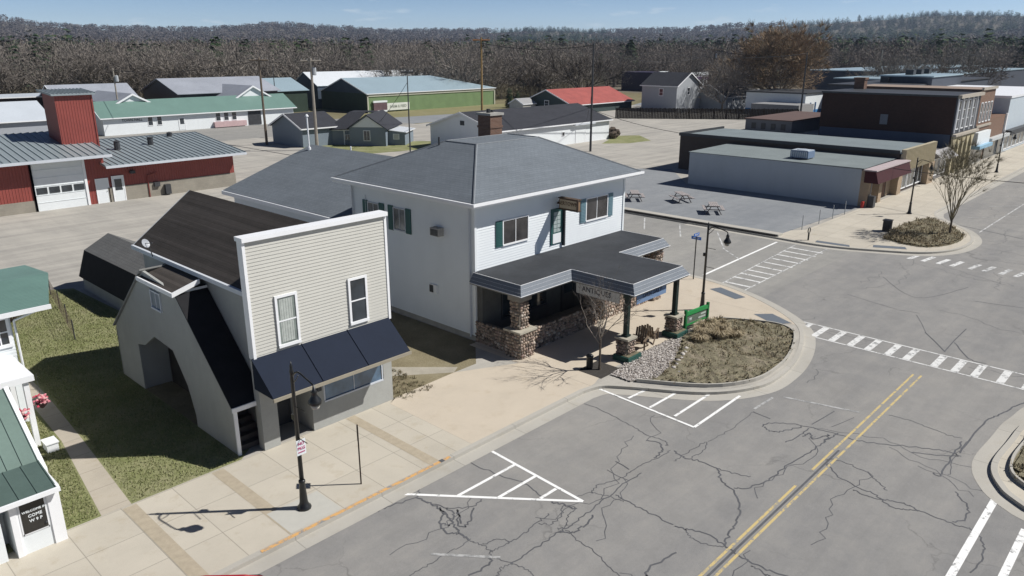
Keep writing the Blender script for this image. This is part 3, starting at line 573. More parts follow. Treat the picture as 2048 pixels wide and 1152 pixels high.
# ---------------------------------------------------------------- building helpers
UX, UY, UZ = Vector((1, 0, 0)), Vector((0, 1, 0)), Vector((0, 0, 1))
def ob(m, p, u, n, a0, a1, b0, b1, c0, c1, t=.5):
    """box in a wall frame: a along u, b up, c along the outward normal n"""
    P = lambda a, b, c: tuple(p + u * a + UZ * b + n * c)
    lo = [P(a0, b0, c0), P(a1, b0, c0), P(a1, b0, c1), P(a0, b0, c1)]; hi = [P(a0, b1, c0), P(a1, b1, c0), P(a1, b1, c1), P(a0, b1, c1)]
    if u.cross(n).z < 0: lo.reverse(); hi.reverse()
    return m.hull(lo, hi, t)
def win(par, p, u, w_, h, n, fr=.07, rows=2, cols=1, fm=None, gm=None, proud=.05, curt=False, name='window', label=None):
    p = Vector(p); fm = fm or TRIMW; gm = gm or GLS; m = M()
    ob(m, p, u, n, -fr, w_ + fr, h, h + fr, 0, proud); ob(m, p, u, n, -fr, w_ + fr, -fr * 1.2, 0, 0, proud + .02)
    ob(m, p, u, n, -fr, 0, 0, h, 0, proud); ob(m, p, u, n, w_, w_ + fr, 0, h, 0, proud)
    b = min(.045, fr * .6)
    for i in range(1, rows): ob(m, p, u, n, 0, w_, h * i / rows - b / 2, h * i / rows + b / 2, 0, proud - .012)
    for i in range(1, cols): ob(m, p, u, n, w_ * i / cols - b / 2, w_ * i / cols + b / 2, 0, h, 0, proud - .014)
    o = m.obj(name, fm, par)
    if label: o['label'] = label
    g = M(); ob(g, p, u, n, 0, w_, 0, h, .002, .02); g.obj('pane', gm, o)
    if curt:
        c = M()
        for i in range(10): a = w_ * (.12 + .07 * i); ob(c, p, u, n, a, a + .05, h * .04, h * .96, .02, .024 + .006 * (i % 2))
        c.obj('curtain', CURT, o)
    return o
def door(par, p, u, w_, h, n, mat, fm=None, glassed=False, gm=None, hx=.85, label=None, name='door'):
    p = Vector(p); m = M(); ob(m, p, u, n, 0, w_, 0, h, .0, .04)
    o = m.obj(name, mat, par); f = M(); t = .08
    if label: o['label'] = label
    ob(f, p, u, n, -t, 0, 0, h + t, 0, .06); ob(f, p, u, n, w_, w_ + t, 0, h + t, 0, .06); ob(f, p, u, n, 0, w_, h, h + t, 0, .06); f.obj('door_frame', fm or TRIMW, o)
    if glassed: g = M(); ob(g, p, u, n, w_ * .16, w_ * .84, h * .45, h * .9, .04, .052); g.obj('pane', gm or GLS, o)
    k = M(); k.blob(tuple(p + u * w_ * hx + UZ * h * .48 + n * .08), .035, .035, .035, 0, 6, 4, 0); k.obj('handle', DARK, o)
    return o
def siding(m, p, u, n, w_, z0, z1, course=.115, dep=.018, holes=()):
    """lapped boards as real sloped courses; holes = (a0,a1,b0,b1) left open"""
    k = int(round((z1 - z0) / course)); c = (z1 - z0) / k; p = Vector(p)
    for i in range(k):
        b0, b1 = z0 + i * c, z0 + (i + 1) * c; segs = [(0, w_)]
        for (h0, h1, g0, g1) in holes:
            if (b0 + b1) / 2 > g0 and (b0 + b1) / 2 < g1:
                ns = []
                for s0, s1 in segs:
                    if h1 <= s0 or h0 >= s1: ns.append((s0, s1)); continue
                    if h0 > s0: ns.append((s0, h0))
                    if h1 < s1: ns.append((h1, s1))
                segs = ns
        for s0, s1 in segs:
            P = lambda a, b, cc: tuple(p + u * a + UZ * b + n * cc)
            q = [P(s0, b0, dep), P(s1, b0, dep), P(s1, b1, .003), P(s0, b1, .003)]; l = [P(s0, b0, 0), P(s1, b0, 0), P(s1, b0, dep), P(s0, b0, dep)]
            if u.cross(UZ).dot(n) < 0: q.reverse(); l.reverse()
            m.poly(q); m.poly(l)
    return m
def seam_roof(m, a, b, c, d, th=.08, step=.45, rib=.05, rw=.035):
    """a,b eave ends, c,d ridge ends above b,a; sheet plus standing seams running up the slope"""
    a, b, c, d = map(Vector, (a, b, c, d)); nrm = (b - a).cross(d - a).normalized()
    if nrm.z < 0: nrm = -nrm
    pts = [tuple(a), tuple(b), tuple(c), tuple(d)]
    m.slab(pts if (b - a).cross(d - a).z > 0 else pts[::-1], th)
    k = max(1, int((b - a).length / step)); L = (b - a).normalized()
    for i in range(k + 1):
        s = a.lerp(b, i / k); e = d.lerp(c, i / k)
        lo = [tuple(s - L * rw / 2), tuple(s + L * rw / 2), tuple(e + L * rw / 2), tuple(e - L * rw / 2)]; hi = [tuple(Vector(x) + nrm * rib) for x in lo]
        m.hull(lo, hi)
    return m
def stones(m, p, u, n, w_, h, seed, size=.17, dep=.05):
    q = random.Random(seed); z = size * .3; ang = math.atan2(u.y, u.x)
    while z < h:
        a = q.uniform(0, size * .5)
        while a < w_:
            s = size * q.uniform(.6, 1.15)
            c = p + u * min(w_, a + s / 2) + UZ * min(h, z + q.uniform(-.03, .03)) + n * .005
            m.blob(tuple(c), s * .52, dep * q.uniform(.9, 1.5), s * q.uniform(.36, .5), q.randint(0, 9999), 7, 4, .16, q.random(), ang); a += s * 1.02
        z += size * .82
    return m
def stone_block(par, name, x0, y0, z0, x1, y1, z1, seed, faces='fblr', size=.17):
    o = M().box(x0, y0, z0, x1, y1, z1).obj(name, MORTAR, par); m = M()
    for f in faces:
        if f == 'f': stones(m, Vector((x0, y0, z0)), UX, -UY, x1 - x0, z1 - z0, seed + 1, size)
        if f == 'l': stones(m, Vector((x0, y0, z0)), UY, -UX, y1 - y0, z1 - z0, seed + 2, size)
        if f == 'r': stones(m, Vector((x1, y0, z0)), UY, UX, y1 - y0, z1 - z0, seed + 3, size)
        if f == 'b': stones(m, Vector((x0, y1, z0)), UX, UY, x1 - x0, z1 - z0, seed + 4, size)
    m.obj('stonework', STONE, o, True); return o
def letters(txt, size, p, u, n, mat, par, name='lettering', up=None, bold=.0, depth=.004):
    cu = bpy.data.curves.new('t', 'FONT'); cu.body = txt; cu.size = size; cu.align_x = 'CENTER'; cu.align_y = 'CENTER'; cu.extrude = depth; cu.offset = bold; cu.resolution_u = 2
    to = bpy.data.objects.new('t', cu); LK(to); dg = bpy.context.evaluated_depsgraph_get(); dg.update()
    me = bpy.data.meshes.new_from_object(to.evaluated_get(dg)); bpy.data.objects.remove(to)
    up = up or UZ; mt = Matrix((u, up, n)).transposed().to_4x4(); mt.translation = Vector(p) - (wl(par) if par else Vector()); me.transform(mt)
    me.materials.clear(); me.materials.append(mat); me.name = name; o = bpy.data.objects.new(name, me); LK(o); o.parent = par; return o
# ================================================================= white two-storey hotel
H = thing('hotel', 'white two-storey vinyl-sided hotel with grey hipped roof and stone-pillared corner porch', 'hotel', (22.83, 23.78, 0))
m = M(); m.box(22.85, 23.8, .28, 34.28, 33.0, 6.5)
siding(m, (22.83, 23.8, 0), UX, -UY, 11.47, 3.4, 6.5, .125, .026); siding(m, (22.85, 23.78, 0), UY, -UX, 9.25, .28, 6.5, .125, .024)
siding(m, (34.28, 23.78, 0), UY, UX, 9.2, .28, 6.5, .12, .014)
m.box(22.8, 23.74, .28, 22.93, 23.87, 6.5); m.box(34.2, 23.74, .28, 34.33, 23.87, 6.5)
m.obj('wall', WSIDE, H)
M().box(22.87, 23.82, -.1, 34.26, 32.98, .28).obj('foundation', C_BASE, H)
# hipped roof with a small flat deck
E0, E1, D0, D1, ZE, ZD = (22.2, 23.15), (34.88, 33.65), (26.4, 27.25), (31.0, 29.5), 6.68, 8.52
m = M(); c = [(E0[0], E0[1], ZE), (E1[0], E0[1], ZE), (E1[0], E1[1], ZE), (E0[0], E1[1], ZE)]; d = [(D0[0], D0[1], ZD), (D1[0], D0[1], ZD), (D1[0], D1[1], ZD), (D0[0], D1[1], ZD)]
for i in range(4): j = (i + 1) % 4; m.poly([c[i], c[j], d[j], d[i]])
m.poly(d); m.poly(c[::-1]); rf = m.obj('roof', SH_HOTEL, H)
m = M()
for i in range(4):
    a, b = Vector(c[i]), Vector(d[i]); m.tube(a + UZ * .005, b + UZ * .005, .05, .05, 5)
for i in range(4): m.tube(Vector(d[i]) + UZ * .005, Vector(d[(i + 1) % 4]) + UZ * .005, .04, .04, 5)
m.obj('ridge_cap', plain('ridge_shingle', (.2, .215, .23), .9, .15, 6), rf)
m = M()
for x0, y0, x1, y1 in ((22.14, 23.09, 34.94, 23.2), (22.14, 33.6, 34.94, 33.71), (22.14, 23.2, 22.25, 33.6), (34.83, 23.2, 34.94, 33.6)): m.box(x0, y0, 6.46, x1, y1, 6.67)
m.obj('fascia', TRIMW, rf)
m = M()
for x0, y0, x1, y1 in ((22.06, 23.0, 35.02, 23.09), (22.06, 23.09, 22.14, 33.7)): m.box(x0, y0, 6.56, x1, y1, 6.675)
m.obj('gutter', TRIMW, rf)
M().box(22.25, 23.2, 6.48, 34.83, 33.6, 6.52).obj('soffit', SOFFIT, rf)
ch = M(); ch.box(30.9, 30.75, 7.6, 31.85, 31.75, 9.45); ch.box(30.86, 30.71, 8.75, 31.89, 31.79, 8.87); ch = ch.obj('chimney', BRICKC, rf)
M().box(30.82, 30.67, 9.45, 31.93, 31.83, 9.58).obj('chimney_cap', C_BASE, ch); M().tube((31.2, 31.2, 9.5), (31.2, 31.2, 9.8), .12).tube((31.6, 31.3, 9.5), (31.6, 31.3, 9.72), .1).obj('flue', DARK, ch)
M().tube((26.0, 29.6, 8.2), (26.0, 29.6, 8.75), .05).lathe((26.0, 29.6, 8.2), [(.16, -.05), (.06, .1)], 8).obj('vent_pipe', DARK, rf)
N_ = -UY
for x, w_, z, h, sl_, sr in ((24.67, 1.68, 4.33, 1.1, 1, 0), (30.92, 1.8, 4.47, 1.12, 1, 1)):
    win(H, (x, 23.78, z), UX, w_, h, N_, .06, 1, 2, gm=glass('curtained_glass', (.03, .028, .028), .1))
    sm = TEALSH if x < 28 else BLUESH
    for on, xx in ((sl_, x - .5), (sr, x + w_ + .08)):
        if on:
            mm = M(); ob(mm, Vector((xx, 23.78, z - .06)), UX, N_, 0, .42, 0, h + .12, 0, .05)
            for k in range(14): ob(mm, Vector((xx, 23.78, z)), UX, N_, .05, .37, .03 + k * .078, .06 + k * .078, .05, .065)
            mm.obj('shutter', sm, H)
for y in (28.65, 30.75):
    win(H, (22.83, y, 4.5), UY, .85, 1.05, -UX, .05, 1, 2, gm=glass('side_glass', (.06, .07, .08), .08), fm=SOFFIT)
    for yy in (y - .45, y + .92):
        mm = M(); ob(mm, Vector((22.83, yy, 4.4)), UY, -UX, 0, .38, 0, 1.25, 0, .05); mm.obj('shutter', TEALSH, H)
m = M(); m.box(22.5, 25.85, 4.72, 22.85, 26.45, 5.1); o = m.obj('air_conditioner', plain('unit_grey', (.35, .34, .32), .6, .15, 5), H)
m = M(); [m.box(22.48, 25.9, 4.76 + k * .05, 22.5, 26.4, 4.785 + k * .05) for k in range(6)]; m.obj('grille', DARK, o)
m = M(); m.box(22.74, 26.36, 1.76, 22.85, 26.92, 2.2); o = m.obj('wall_vent', TRIMW, H)
M().box(22.72, 26.62, 1.8, 22.74, 26.88, 2.16).obj('grille', DARK, o)
dr = door(H, (28.16, 23.78, 3.66), UX, .72, 1.74, N_, TEALSH, GREENP if 0 else TEALSH, label='green glazed balcony door')
m = M()
for i in range(2):
    for j in range(5): ob(m, Vector((28.16, 23.78, 3.66)), UX, N_, .1 + i * .27, .34 + i * .27, .62 + j * .21, .8 + j * .21, .04, .055)
m.obj('pane', plain('frosted_pane', (.36, .42, .41), .3, .1), dr)
m = M(); ob(m, Vector((28.16, 23.78, 3.66)), UX, N_, .05, .67, .05, .55, .04, .06); m.obj('panel', TRIMW, dr)
m = M(); m.box(28.98, 23.62, 3.5, 29.06, 23.78, 5.6); m.obj('door_post', DARK, H)
for x, y in ((22.76, 32.9), (22.76, 24.05)): M().tube((x, y, 6.5), (x, y, .2), .045, None, 6).obj('downspout', SOFFIT, H)
M().box(22.7, 31.6, 1.1, 22.83, 31.95, 1.6).obj('meter_box', SOFFIT, H)
M().path([(22.79, 31.8, 1.6), (22.79, 31.8, 5.9)], .02, None, 5).obj('conduit', SOFFIT, H)
# projecting sign box
sg = M().box(28.5, 22.45, 5.52, 28.72, 23.6, 6.02).obj('projecting_sign', plain('sign_brown', (.22, .14, .08), .7, .2, 4), H)
M().box(28.46, 22.4, 6.02, 28.76, 23.65, 6.07).box(28.46, 22.4, 5.47, 28.76, 23.65, 5.52).box(28.56, 23.6, 5.7, 28.66, 23.8, 5.8).box(28.44, 22.38, 5.5, 28.5, 22.44, 6.04).obj('sign_frame', plain('dark_wood', (.08, .055, .04), .8, .2), sg)
M().box(28.485, 22.5, 5.56, 28.5, 23.55, 5.98).obj('sign_face', plain('sign_tan', (.5, .4, .27), .7, .15, 3), sg)
letters('BERTOWN', .255, (28.48, 23.02, 5.8), -UY, -UX, plain('sign_letter', (.1, .055, .03), .7), sg, bold=.004)
# porch: T-shaped flat roof
PR = [(22.4, 20.55), (25.85, 20.55), (25.85, 17.15), (30.4, 17.15), (30.4, 20.75), (34.45, 20.75), (34.45, 23.74), (22.4, 23.74)]
def inset(p, d):
    return [(22.4 + d, 20.55 + d), (25.85 + d, 20.55 + d), (25.85 + d, 17.15 + d), (30.4 - d, 17.15 + d), (30.4 - d, 20.75 + d), (34.45 - d, 20.75 + d), (34.45 - d, 23.74), (22.4 + d, 23.74)]
PI_ = inset(PR, .28)
po = thing('x', None, None); bpy.data.objects.remove(po)
m = M(); m.prism(PI_, 3.05, 3.4); pr = m.obj('porch_roof', MEMB, H)
m = M(); n = len(PR)
for i in range(n - 1):
    j = i + 1
    if i == 6: continue
    m.poly([(*PR[i], 2.98), (*PR[j], 2.98), (*PI_[j], 3.38), (*PI_[i], 3.38)])
    m.poly([(*PI_[i], 2.98), (*PI_[j], 2.98), (*PR[j], 2.98), (*PR[i], 2.98)])
m.poly([(*PR[7], 2.98), (*PR[0], 2.98), (*PI_[0], 3.38), (*PI_[7], 3.38)])
fs_ = m.obj('porch_fascia', plain('grey_fascia_metal', (.15, .17, .195), .6, .08, 2, .25), pr)
m = M()
for kz, kk in ((2.98, 0), (3.1, .3), (3.24, .65), (3.385, 1.0)):
    for i in list(range(n - 2)) + [7]:
        j = (i + 1) % n; a = Vector((*PR[i], 0)).lerp(Vector((*PI_[i], 0)), kk); b = Vector((*PR[j], 0)).lerp(Vector((*PI_[j], 0)), kk); a.z = b.z = kz + .012
        m.tube(a, b, .014 if kk in (0, 1) else .003, None, 4)
m.obj('trim', TRIMW, fs_)
M().prism([(x, y) for x, y in inset(PR, .05)], 2.9, 2.97).obj('porch_ceiling', plain('porch_ceiling', (.22, .22, .21), .8, .1), pr)
# porch masonry
pl = stone_block(H, 'stone_pillar', 22.6, 20.78, -.05, 23.5, 21.6, 1.2, 10); M().box(22.5, 20.68, 1.2, 23.62, 21.7, 1.29).obj('cap_stone', plain('cap', (.4, .37, .3), .85, .15, 3), pl)
pl = stone_block(H, 'stone_pillar', 22.8, 21.0, 1.29, 23.35, 21.5, 2.6, 20); M().box(22.68, 20.88, 2.6, 23.45, 21.6, 2.9).obj('cap_stone', plain('cap_grey', (.24, .22, .19), .9, .2, 3), pl)
stone_block(H, 'stone_wall', 23.5, 21.15, -.05, 28.1, 21.45, .98, 30, 'fr'); stone_block(H, 'stone_wall', 22.85, 21.6, -.05, 23.1, 23.75, .98, 40, 'l')
stone_block(H, 'stone_wall', 29.3, 21.25, -.05, 33.6, 21.6, 1.45, 50, 'flr', .2); stone_block(H, 'stone_pillar', 33.5, 21.05, -.05, 34.2, 21.75, 2.9, 60)
stone_block(H, 'stone_wall', 34.0, 21.75, -.05, 34.25, 23.75, 1.2, 65, 'r'); stone_block(H, 'stone_pillar', 28.1, 21.1, -.05, 28.6, 21.6, 2.6, 66)
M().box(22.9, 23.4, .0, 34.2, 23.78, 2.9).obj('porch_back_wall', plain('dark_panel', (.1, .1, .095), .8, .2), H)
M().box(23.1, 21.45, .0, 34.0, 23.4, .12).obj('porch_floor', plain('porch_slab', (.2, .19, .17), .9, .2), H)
[win(H, (x, 23.4, .9), UX, w_, 1.3, N_, .06, 1, 2, fm=DARK) for x, w_ in ((24.2, 1.3), (26.0, 1.3), (31, 1.6))]  # frames coloured dark to carry the shade inside the porch
door(H, (28.6, 23.4, .12), UX, .9, 2.1, N_, DARK, glassed=True, fm=DARK)
for x, y in ((25.95, 17.55), (29.9, 17.55)):
    pst = M().box(x - .1, y - .1, 1.05, x + .1, y + .1, 2.98).box(x - .15, y - .15, 1.02, x + .15, y + .15, 1.12).box(x - .15, y - .15, 2.8, x + .15, y + .15, 2.97).obj('porch_post', plain('black_green_paint', (.012, .025, .022), .45, .2), H)
    b = stone_block(pst, 'stone_base', x - .27, y - .27, .3, x + .27, y + .27, .95, int(x * 7), 'fblr', .15)
    b.name = 'stone_base'; M().box(x - .36, y - .36, .95, x + .36, y + .36, 1.04).obj('ledge', plain('cap', (0, 0, 0)), pst)
    g = M().box(x - .48, y - .52, -.02, x + .48, y + .3, .26); [g.box(x - .5, y - .54, .03 + k * .085, x + .5, y + .32, .06 + k * .085) for k in range(3)]
    g.obj('planter_box', plain('teal_box', (.03, .09, .075), .6, .15), pst)
    M().box(x - .42, y - .46, .22, x + .42, y + .24, .285).obj('soil', G_MULCH, pst)
# hanging banners of the porch
bs = M().box(25.97, 18.0, 2.42, 26.0, 20.4, 2.93).obj('hanging_sign', plain('sign_grey_white', (.5, .5, .48), .7, .08, 2), H); bs['label'] = 'pale lettered sign board hung along the left side of the porch bay'
letters('ANTIQUES', .34, (25.96, 19.25, 2.68), -UY, -UX, plain('sign_ink', (.06, .06, .07), .7), bs, bold=.006)
bs = M().box(26.4, 17.38, 2.42, 28.75, 17.41, 2.95).obj('hanging_sign', plain('sign_blue', (.16, .24, .38), .6, .12, 2), H); bs['label'] = 'blue lettered banner hung across the front of the porch bay'
letters('OPEN DAILY', .27, (27.6, 17.375, 2.7), UX, -UY, plain('sign_navy', (.03, .05, .1), .7), bs, bold=.005)
# rear wing with its own gable
m = M(); m.box(23.5, 33.72, -.1, 36.3, 47.4, 4.0); m.hull([(23.5, 33.72, 4.0), (23.5, 47.4, 4.0), (36.3, 47.4, 4.0), (36.3, 33.72, 4.0)][::-1], [(29.88, 33.72, 6.3), (29.88, 47.4, 6.3), (29.92, 47.4, 6.3), (29.92, 33.72, 6.3)][::-1])
siding(m, (23.5, 33.72, 0), UY, -UX, 13.7, .2, 4.0, .12, .014); m.obj('rear_wing_wall', WSIDE, H)
m = M(); m.slab([(22.95, 33.66, 4.18), (29.9, 33.66, 6.56), (29.9, 47.8, 6.56), (22.95, 47.8, 4.18)], .1); m.slab([(29.9, 33.66, 6.56), (36.85, 33.66, 4.18), (36.85, 47.8, 4.18), (29.9, 47.8, 6.56)], .1)
wr = m.obj('rear_wing_roof', SH_HOTEL, H)
m = M(); m.box(22.85, 33.7, 3.92, 22.95, 47.8, 4.16); m.obj('fascia', TRIMW, wr)
M().tube((29.2, 47.0, 6.0), (29.2, 47.0, 8.6), .055).tube((29.2, 47, 6.2), (29.2, 47, 6.5), .12).lathe((29.2, 47.0, 8.6), [(.13, 0), (.1, .1), (.02, .16)], 8).obj('x', TRIMW, wr).name = 'stovepipe'
for (px, py, pz) in ((31.0, 44.6, 6.1),): M().tube((px, py, pz), (px, py, pz + .5), .05).obj('vent_pipe', TRIMW, wr)
# ================================================================= tan false-front shop
Tn = thing('false_front_shop', 'tan clapboard false-front shop with navy awning and dark brown gable roof', 'shop', (10.9, 21.7, 0))
m = M(); fz = 3.35
m.box(10.87, 21.72, fz, 16.33, 21.98, 7.3); siding(m, (10.87, 21.72, 0), UX, -UY, 5.46, fz, 7.3, .115, .02)
siding(m, (16.33, 21.7, 0), UY, UX, .28, fz, 7.3, .115, .015)
m.obj('false_front', TAN, Tn)
M().box(10.78, 21.6, 7.3, 16.42, 22.08, 7.44).box(10.8, 21.68, fz, 10.9, 22.0, 7.3).box(16.3, 21.68, fz, 16.4, 22.0, 7.3).obj('coping', TRIMW, Tn)
m = M(); m.box(10.87, 21.74, -.05, 11.47, 22.1, fz); m.box(12.8, 21.74, -.05, 13.3, 22.1, fz); m.box(13.3, 21.74, -.05, 15.95, 22.1, .95); m.box(15.95, 21.74, -.05, 16.35, 22.1, fz); m.box(11.47, 21.74, 2.35, 12.8, 22.1, fz); m.box(13.3, 21.74, 2.3, 15.95, 22.1, fz)
m.box(11.47, 23.0, -.05, 12.8, 23.1, 2.35); m.box(11.42, 22.1, -.05, 11.47, 23.1, 2.35); m.box(12.8, 22.1, -.05, 12.85, 23.1, 2.35); m.box(11.47, 22.1, 2.3, 12.8, 23.0, 2.34)
m.box(16.3, 21.98, -.05, 16.35, 31.0, 5.2); m.box(11.25, 21.98, -.05, 11.3, 31.0, 5.35); m.box(10.9, 21.98, -.05, 11.25, 22.04, 5.3)
m.hull([(11.25, 30.95, -.05), (16.35, 30.95, -.05), (16.35, 30.95, 5.2), (13.62, 30.95, 7.25), (11.25, 30.95, 5.4)], [(11.25, 31.0, -.05), (16.35, 31.0, -.05), (16.35, 31.0, 5.2), (13.62, 31.0, 7.25), (11.25, 31.0, 5.4)])
siding(m, (11.25, 21.98, 0), UY, -UX, 9.0, .1, 5.35, .115, .014)
m.obj('wall', TANW, Tn)
m = M(); m.slab([(11.05, 21.98, 5.5), (13.62, 21.98, 7.4), (13.62, 31.35, 7.4), (11.05, 31.35, 5.5)], .1); m.slab([(13.62, 21.98, 7.4), (16.65, 21.98, 5.2), (16.65, 31.35, 5.2), (13.62, 31.35, 7.4)], .1)
tr = m.obj('roof', SH_TAN, Tn)
M().box(10.97, 22.05, 5.36, 11.07, 31.37, 5.52).obj('gutter', SOFFIT, tr)
m = M(); m.hull([(11.05, 31.36, 5.34), (13.62, 31.36, 7.22), (16.65, 31.36, 5.02), (16.65, 31.36, 5.2), (13.62, 31.36, 7.4), (11.05, 31.36, 5.5)], [(11.05, 31.4, 5.34), (13.62, 31.4, 7.22), (16.65, 31.4, 5.02), (16.65, 31.4, 5.2), (13.62, 31.4, 7.4), (11.05, 31.4, 5.5)]); m.obj('barge_board', SOFFIT, tr)
win(Tn, (11.8, 21.7, 3.62), UX, .66, 1.62, -UY, .085, 2, 1, gm=glass('pale_glass', (.12, .14, .13), .1), curt=True, label='left upper sash window with pale curtains')
win(Tn, (14.66, 21.7, 3.66), UX, .64, 1.55, -UY, .085, 2, 1, label='right upper sash window with dark glass')
m = M(); AW = [(10.72, 20.5, 2.4), (16.3, 20.5, 2.4), (16.3, 21.72, 3.42), (10.72, 21.72, 3.42)]; m.slab(AW, .05); m.hull([(10.72, 20.52, 2.36), (10.72, 21.7, 2.36), (10.72, 21.7, 3.38)], [(10.76, 20.52, 2.36), (10.76, 21.7, 2.36), (10.76, 21.7, 3.38)]); m.hull([(16.26, 20.52, 2.36), (16.26, 21.7, 2.36), (16.26, 21.7, 3.38)], [(16.3, 20.52, 2.36), (16.3, 21.7, 2.36), (16.3, 21.7, 3.38)])
for k in range(1, 3): x = 10.72 + 5.58 * k / 3; m.hull([(x - .006, 20.5, 2.4), (x + .006, 20.5, 2.4), (x + .012, 21.72, 3.42), (x - .012, 21.72, 3.42)], [(x - .012, 20.48, 2.42), (x + .012, 20.48, 2.42), (x + .012, 21.7, 3.44), (x - .012, 21.7, 3.44)])
aw = m.obj('awning', AWNB, Tn)
M().box(10.7, 20.44, 2.28, 16.32, 20.5, 2.39).box(11.2, 20.5, 2.3, 11.25, 21.7, 2.35).box(15.7, 20.5, 2.3, 15.75, 21.7, 2.35).obj('awning_rail', plain('awning_rail', (.3, .27, .21), .7, .1), aw)
win(Tn, (13.36, 21.8, 1.0), UX, 2.52, 1.25, -UY, .05, 1, 2, fm=SOFFIT, gm=GLSB, label='wide blue-tinted shop window')
door(Tn, (11.68, 23.0, .02), UX, .88, 2.0, -UY, DARK, fm=DARK, glassed=True)
M().box(13.0, 21.62, 1.5, 13.16, 21.74, 1.7).obj('meter_box', DARK, Tn)
# stair wing on the left side
X0, X1 = 10.1, 11.22
def oph(pts, x0, x1, m): return m.hull([(x0, y, z) for y, z in pts], [(x1, y, z) for y, z in pts])
m = M()
# side wall with a shouldered opening, made of panels around it
ZT = lambda y: (1.72 + (y - 22.12) * (4.98 - 1.72) / (25.5 - 22.12)) if y < 25.5 else (4.98 + (y - 25.5) * .1 if y < 28.2 else 5.25 - (y - 28.2) * (5.25 - 2.2) / (31.9 - 28.2))
ys = [22.12, 23, 24, 25.1, 25.5, 26.4, 27.3, 28.0, 28.2, 29.0, 29.8, 30.6, 31.9]
OP = lambda y: 0 if (y <= 25.1 or y >= 29.75) else (np.interp(y, [25.1, 25.5, 26.4, 27.97, 29.0, 29.75], [.4, 1.5, 2.6, 2.72, 2.1, 1.95]))
fine = sorted(set([round(22.12 + .1 * i, 2) for i in range(98)] + ys))
fine = [y for y in fine if y <= 31.9]
for a, b in zip(fine, fine[1:]):
    za, zb = (OP(a), OP(b)) if (OP(a) > 0 and OP(b) > 0) else (-.05, -.05)
    m.hull([(X0, a, za), (X0, a, ZT(a)), (X0, b, ZT(b)), (X0, b, zb)], [(X0 + .1, a, za), (X0 + .1, a, ZT(a)), (X0 + .1, b, ZT(b)), (X0 + .1, b, zb)])
m.box(X0, 31.85, -.05, 12.2, 31.95, 2.1); m.box(X0 + .1, 29.75, -.05, 11.2, 29.85, 3.0)
sw = m.obj('stair_wing_wall', TANW, Tn)
m = M()
m.slab([(X0 - .06, 22.05, 1.74), (X1 - .01, 22.05, 1.74), (X1 - .01, 25.5, 5.06), (X0 - .06, 25.5, 5.06)], .07); m.obj('stair_roof', SH_BLACK, sw)
M().box(X0 - .08, 22.0, 1.62, 10.9, 22.05, 1.78).box(X0 - .02, 22.06, -.02, X0 + .1, 22.12, 1.66).obj('stair_trim', TRIMW, sw)
m = M(); m.slab([(X0 - .1, 28.15, 5.34), (X0 - .1, 31.98, 2.22), (X1 + .0, 31.98, 2.22), (X1 + .0, 28.15, 5.34)][::1], .06); m.obj('back_slope_roof', plain('pale_roll_roof', (.26, .26, .25), .8, .1, 2), sw)
m = M(); m.slab([(X0 - .15, 25.35, 5.02), (X1 + .0, 25.35, 5.4), (X1 + .0, 28.3, 5.4), (X0 - .15, 28.3, 5.02)], .08); dm = m.obj('landing_roof', SH_TAN, sw)
M().box(X0 - .2, 25.36, 4.9, X0 - .14, 28.35, 5.05).hull([(X0 - .2, 25.28, 4.9), (X1 - .3, 25.28, 5.2), (X1 - .3, 25.28, 5.36), (X0 - .2, 25.28, 5.06)], [(X0 - .2, 25.34, 4.9), (X1 - .3, 25.34, 5.2), (X1 - .3, 25.34, 5.36), (X0 - .2, 25.34, 5.06)]).obj('fascia', TRIMW, dm)
M().box(X0 + .12, 25.4, 4.3, X1, 25.44, 5.05).obj('landing_front', WHITE, sw)
win(sw, (X0, 26.85, 4.02), UY, .75, .6, -UX, .06, 1, 2, fm=SOFFIT, name='vent_window', gm=plain('louvre', (.22, .25, .28), .6, .1))
m = M(); [m.box(X0 + .12, 22.3 + .27 * k, -.05, X1 - .02, 22.6 + .27 * k, .19 * (k + 1)) for k in range(8)]; m.obj('stair', plain('stair_wood', (.09, .08, .075), .8, .2), sw)
M().box(11.16, 25.4, 0, 11.215, 29.6, 2.5).obj('passage_shade_panel', plain('passage_shade', (.035, .032, .03), .9, .3), sw)  # dark panel added so the passage's shade sits in its colour
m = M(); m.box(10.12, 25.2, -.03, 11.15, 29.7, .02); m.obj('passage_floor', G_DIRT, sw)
d = thing('satellite_dish', 'small grey satellite dish on the eave of the tan shop', 'dish', (10.9, 29.3, 5.4))
M().path([(10.98, 29.3, 5.4), (10.9, 29.3, 5.8), (10.82, 29.25, 5.95)], .02).obj('mast', DARK, d)
m = M()
cx, cy, cz = 10.75, 29.2, 6.0; dv = Vector((.4, -.8, .45)).normalized(); ea = dv.orthogonal().normalized(); eb = dv.cross(ea)
rings = [[Vector((cx, cy, cz)) + (ea * math.cos(t * math.pi / 6) + eb * math.sin(t * math.pi / 6)) * r + dv * (r * r * .9 - .02) for t in range(12)] for r in (.02, .1, .18)]
for r0, r1 in zip(rings, rings[1:]):
    for i in range(12): j = (i + 1) % 12; m.poly([r0[i], r0[j], r1[j], r1[i]]); m.poly([r1[i] - dv * .012, r1[j] - dv * .012, r0[j] - dv * .012, r0[i] - dv * .012])
m.obj('dish', plain('dish_grey', (.35, .37, .4), .4), d); M().path([(cx, cy, cz), (cx + .12, cy - .24, cz + .02)], .012).blob((cx + .13, cy - .26, cz + .03), .03, .05, .03).obj('feed_arm', DARK, d)
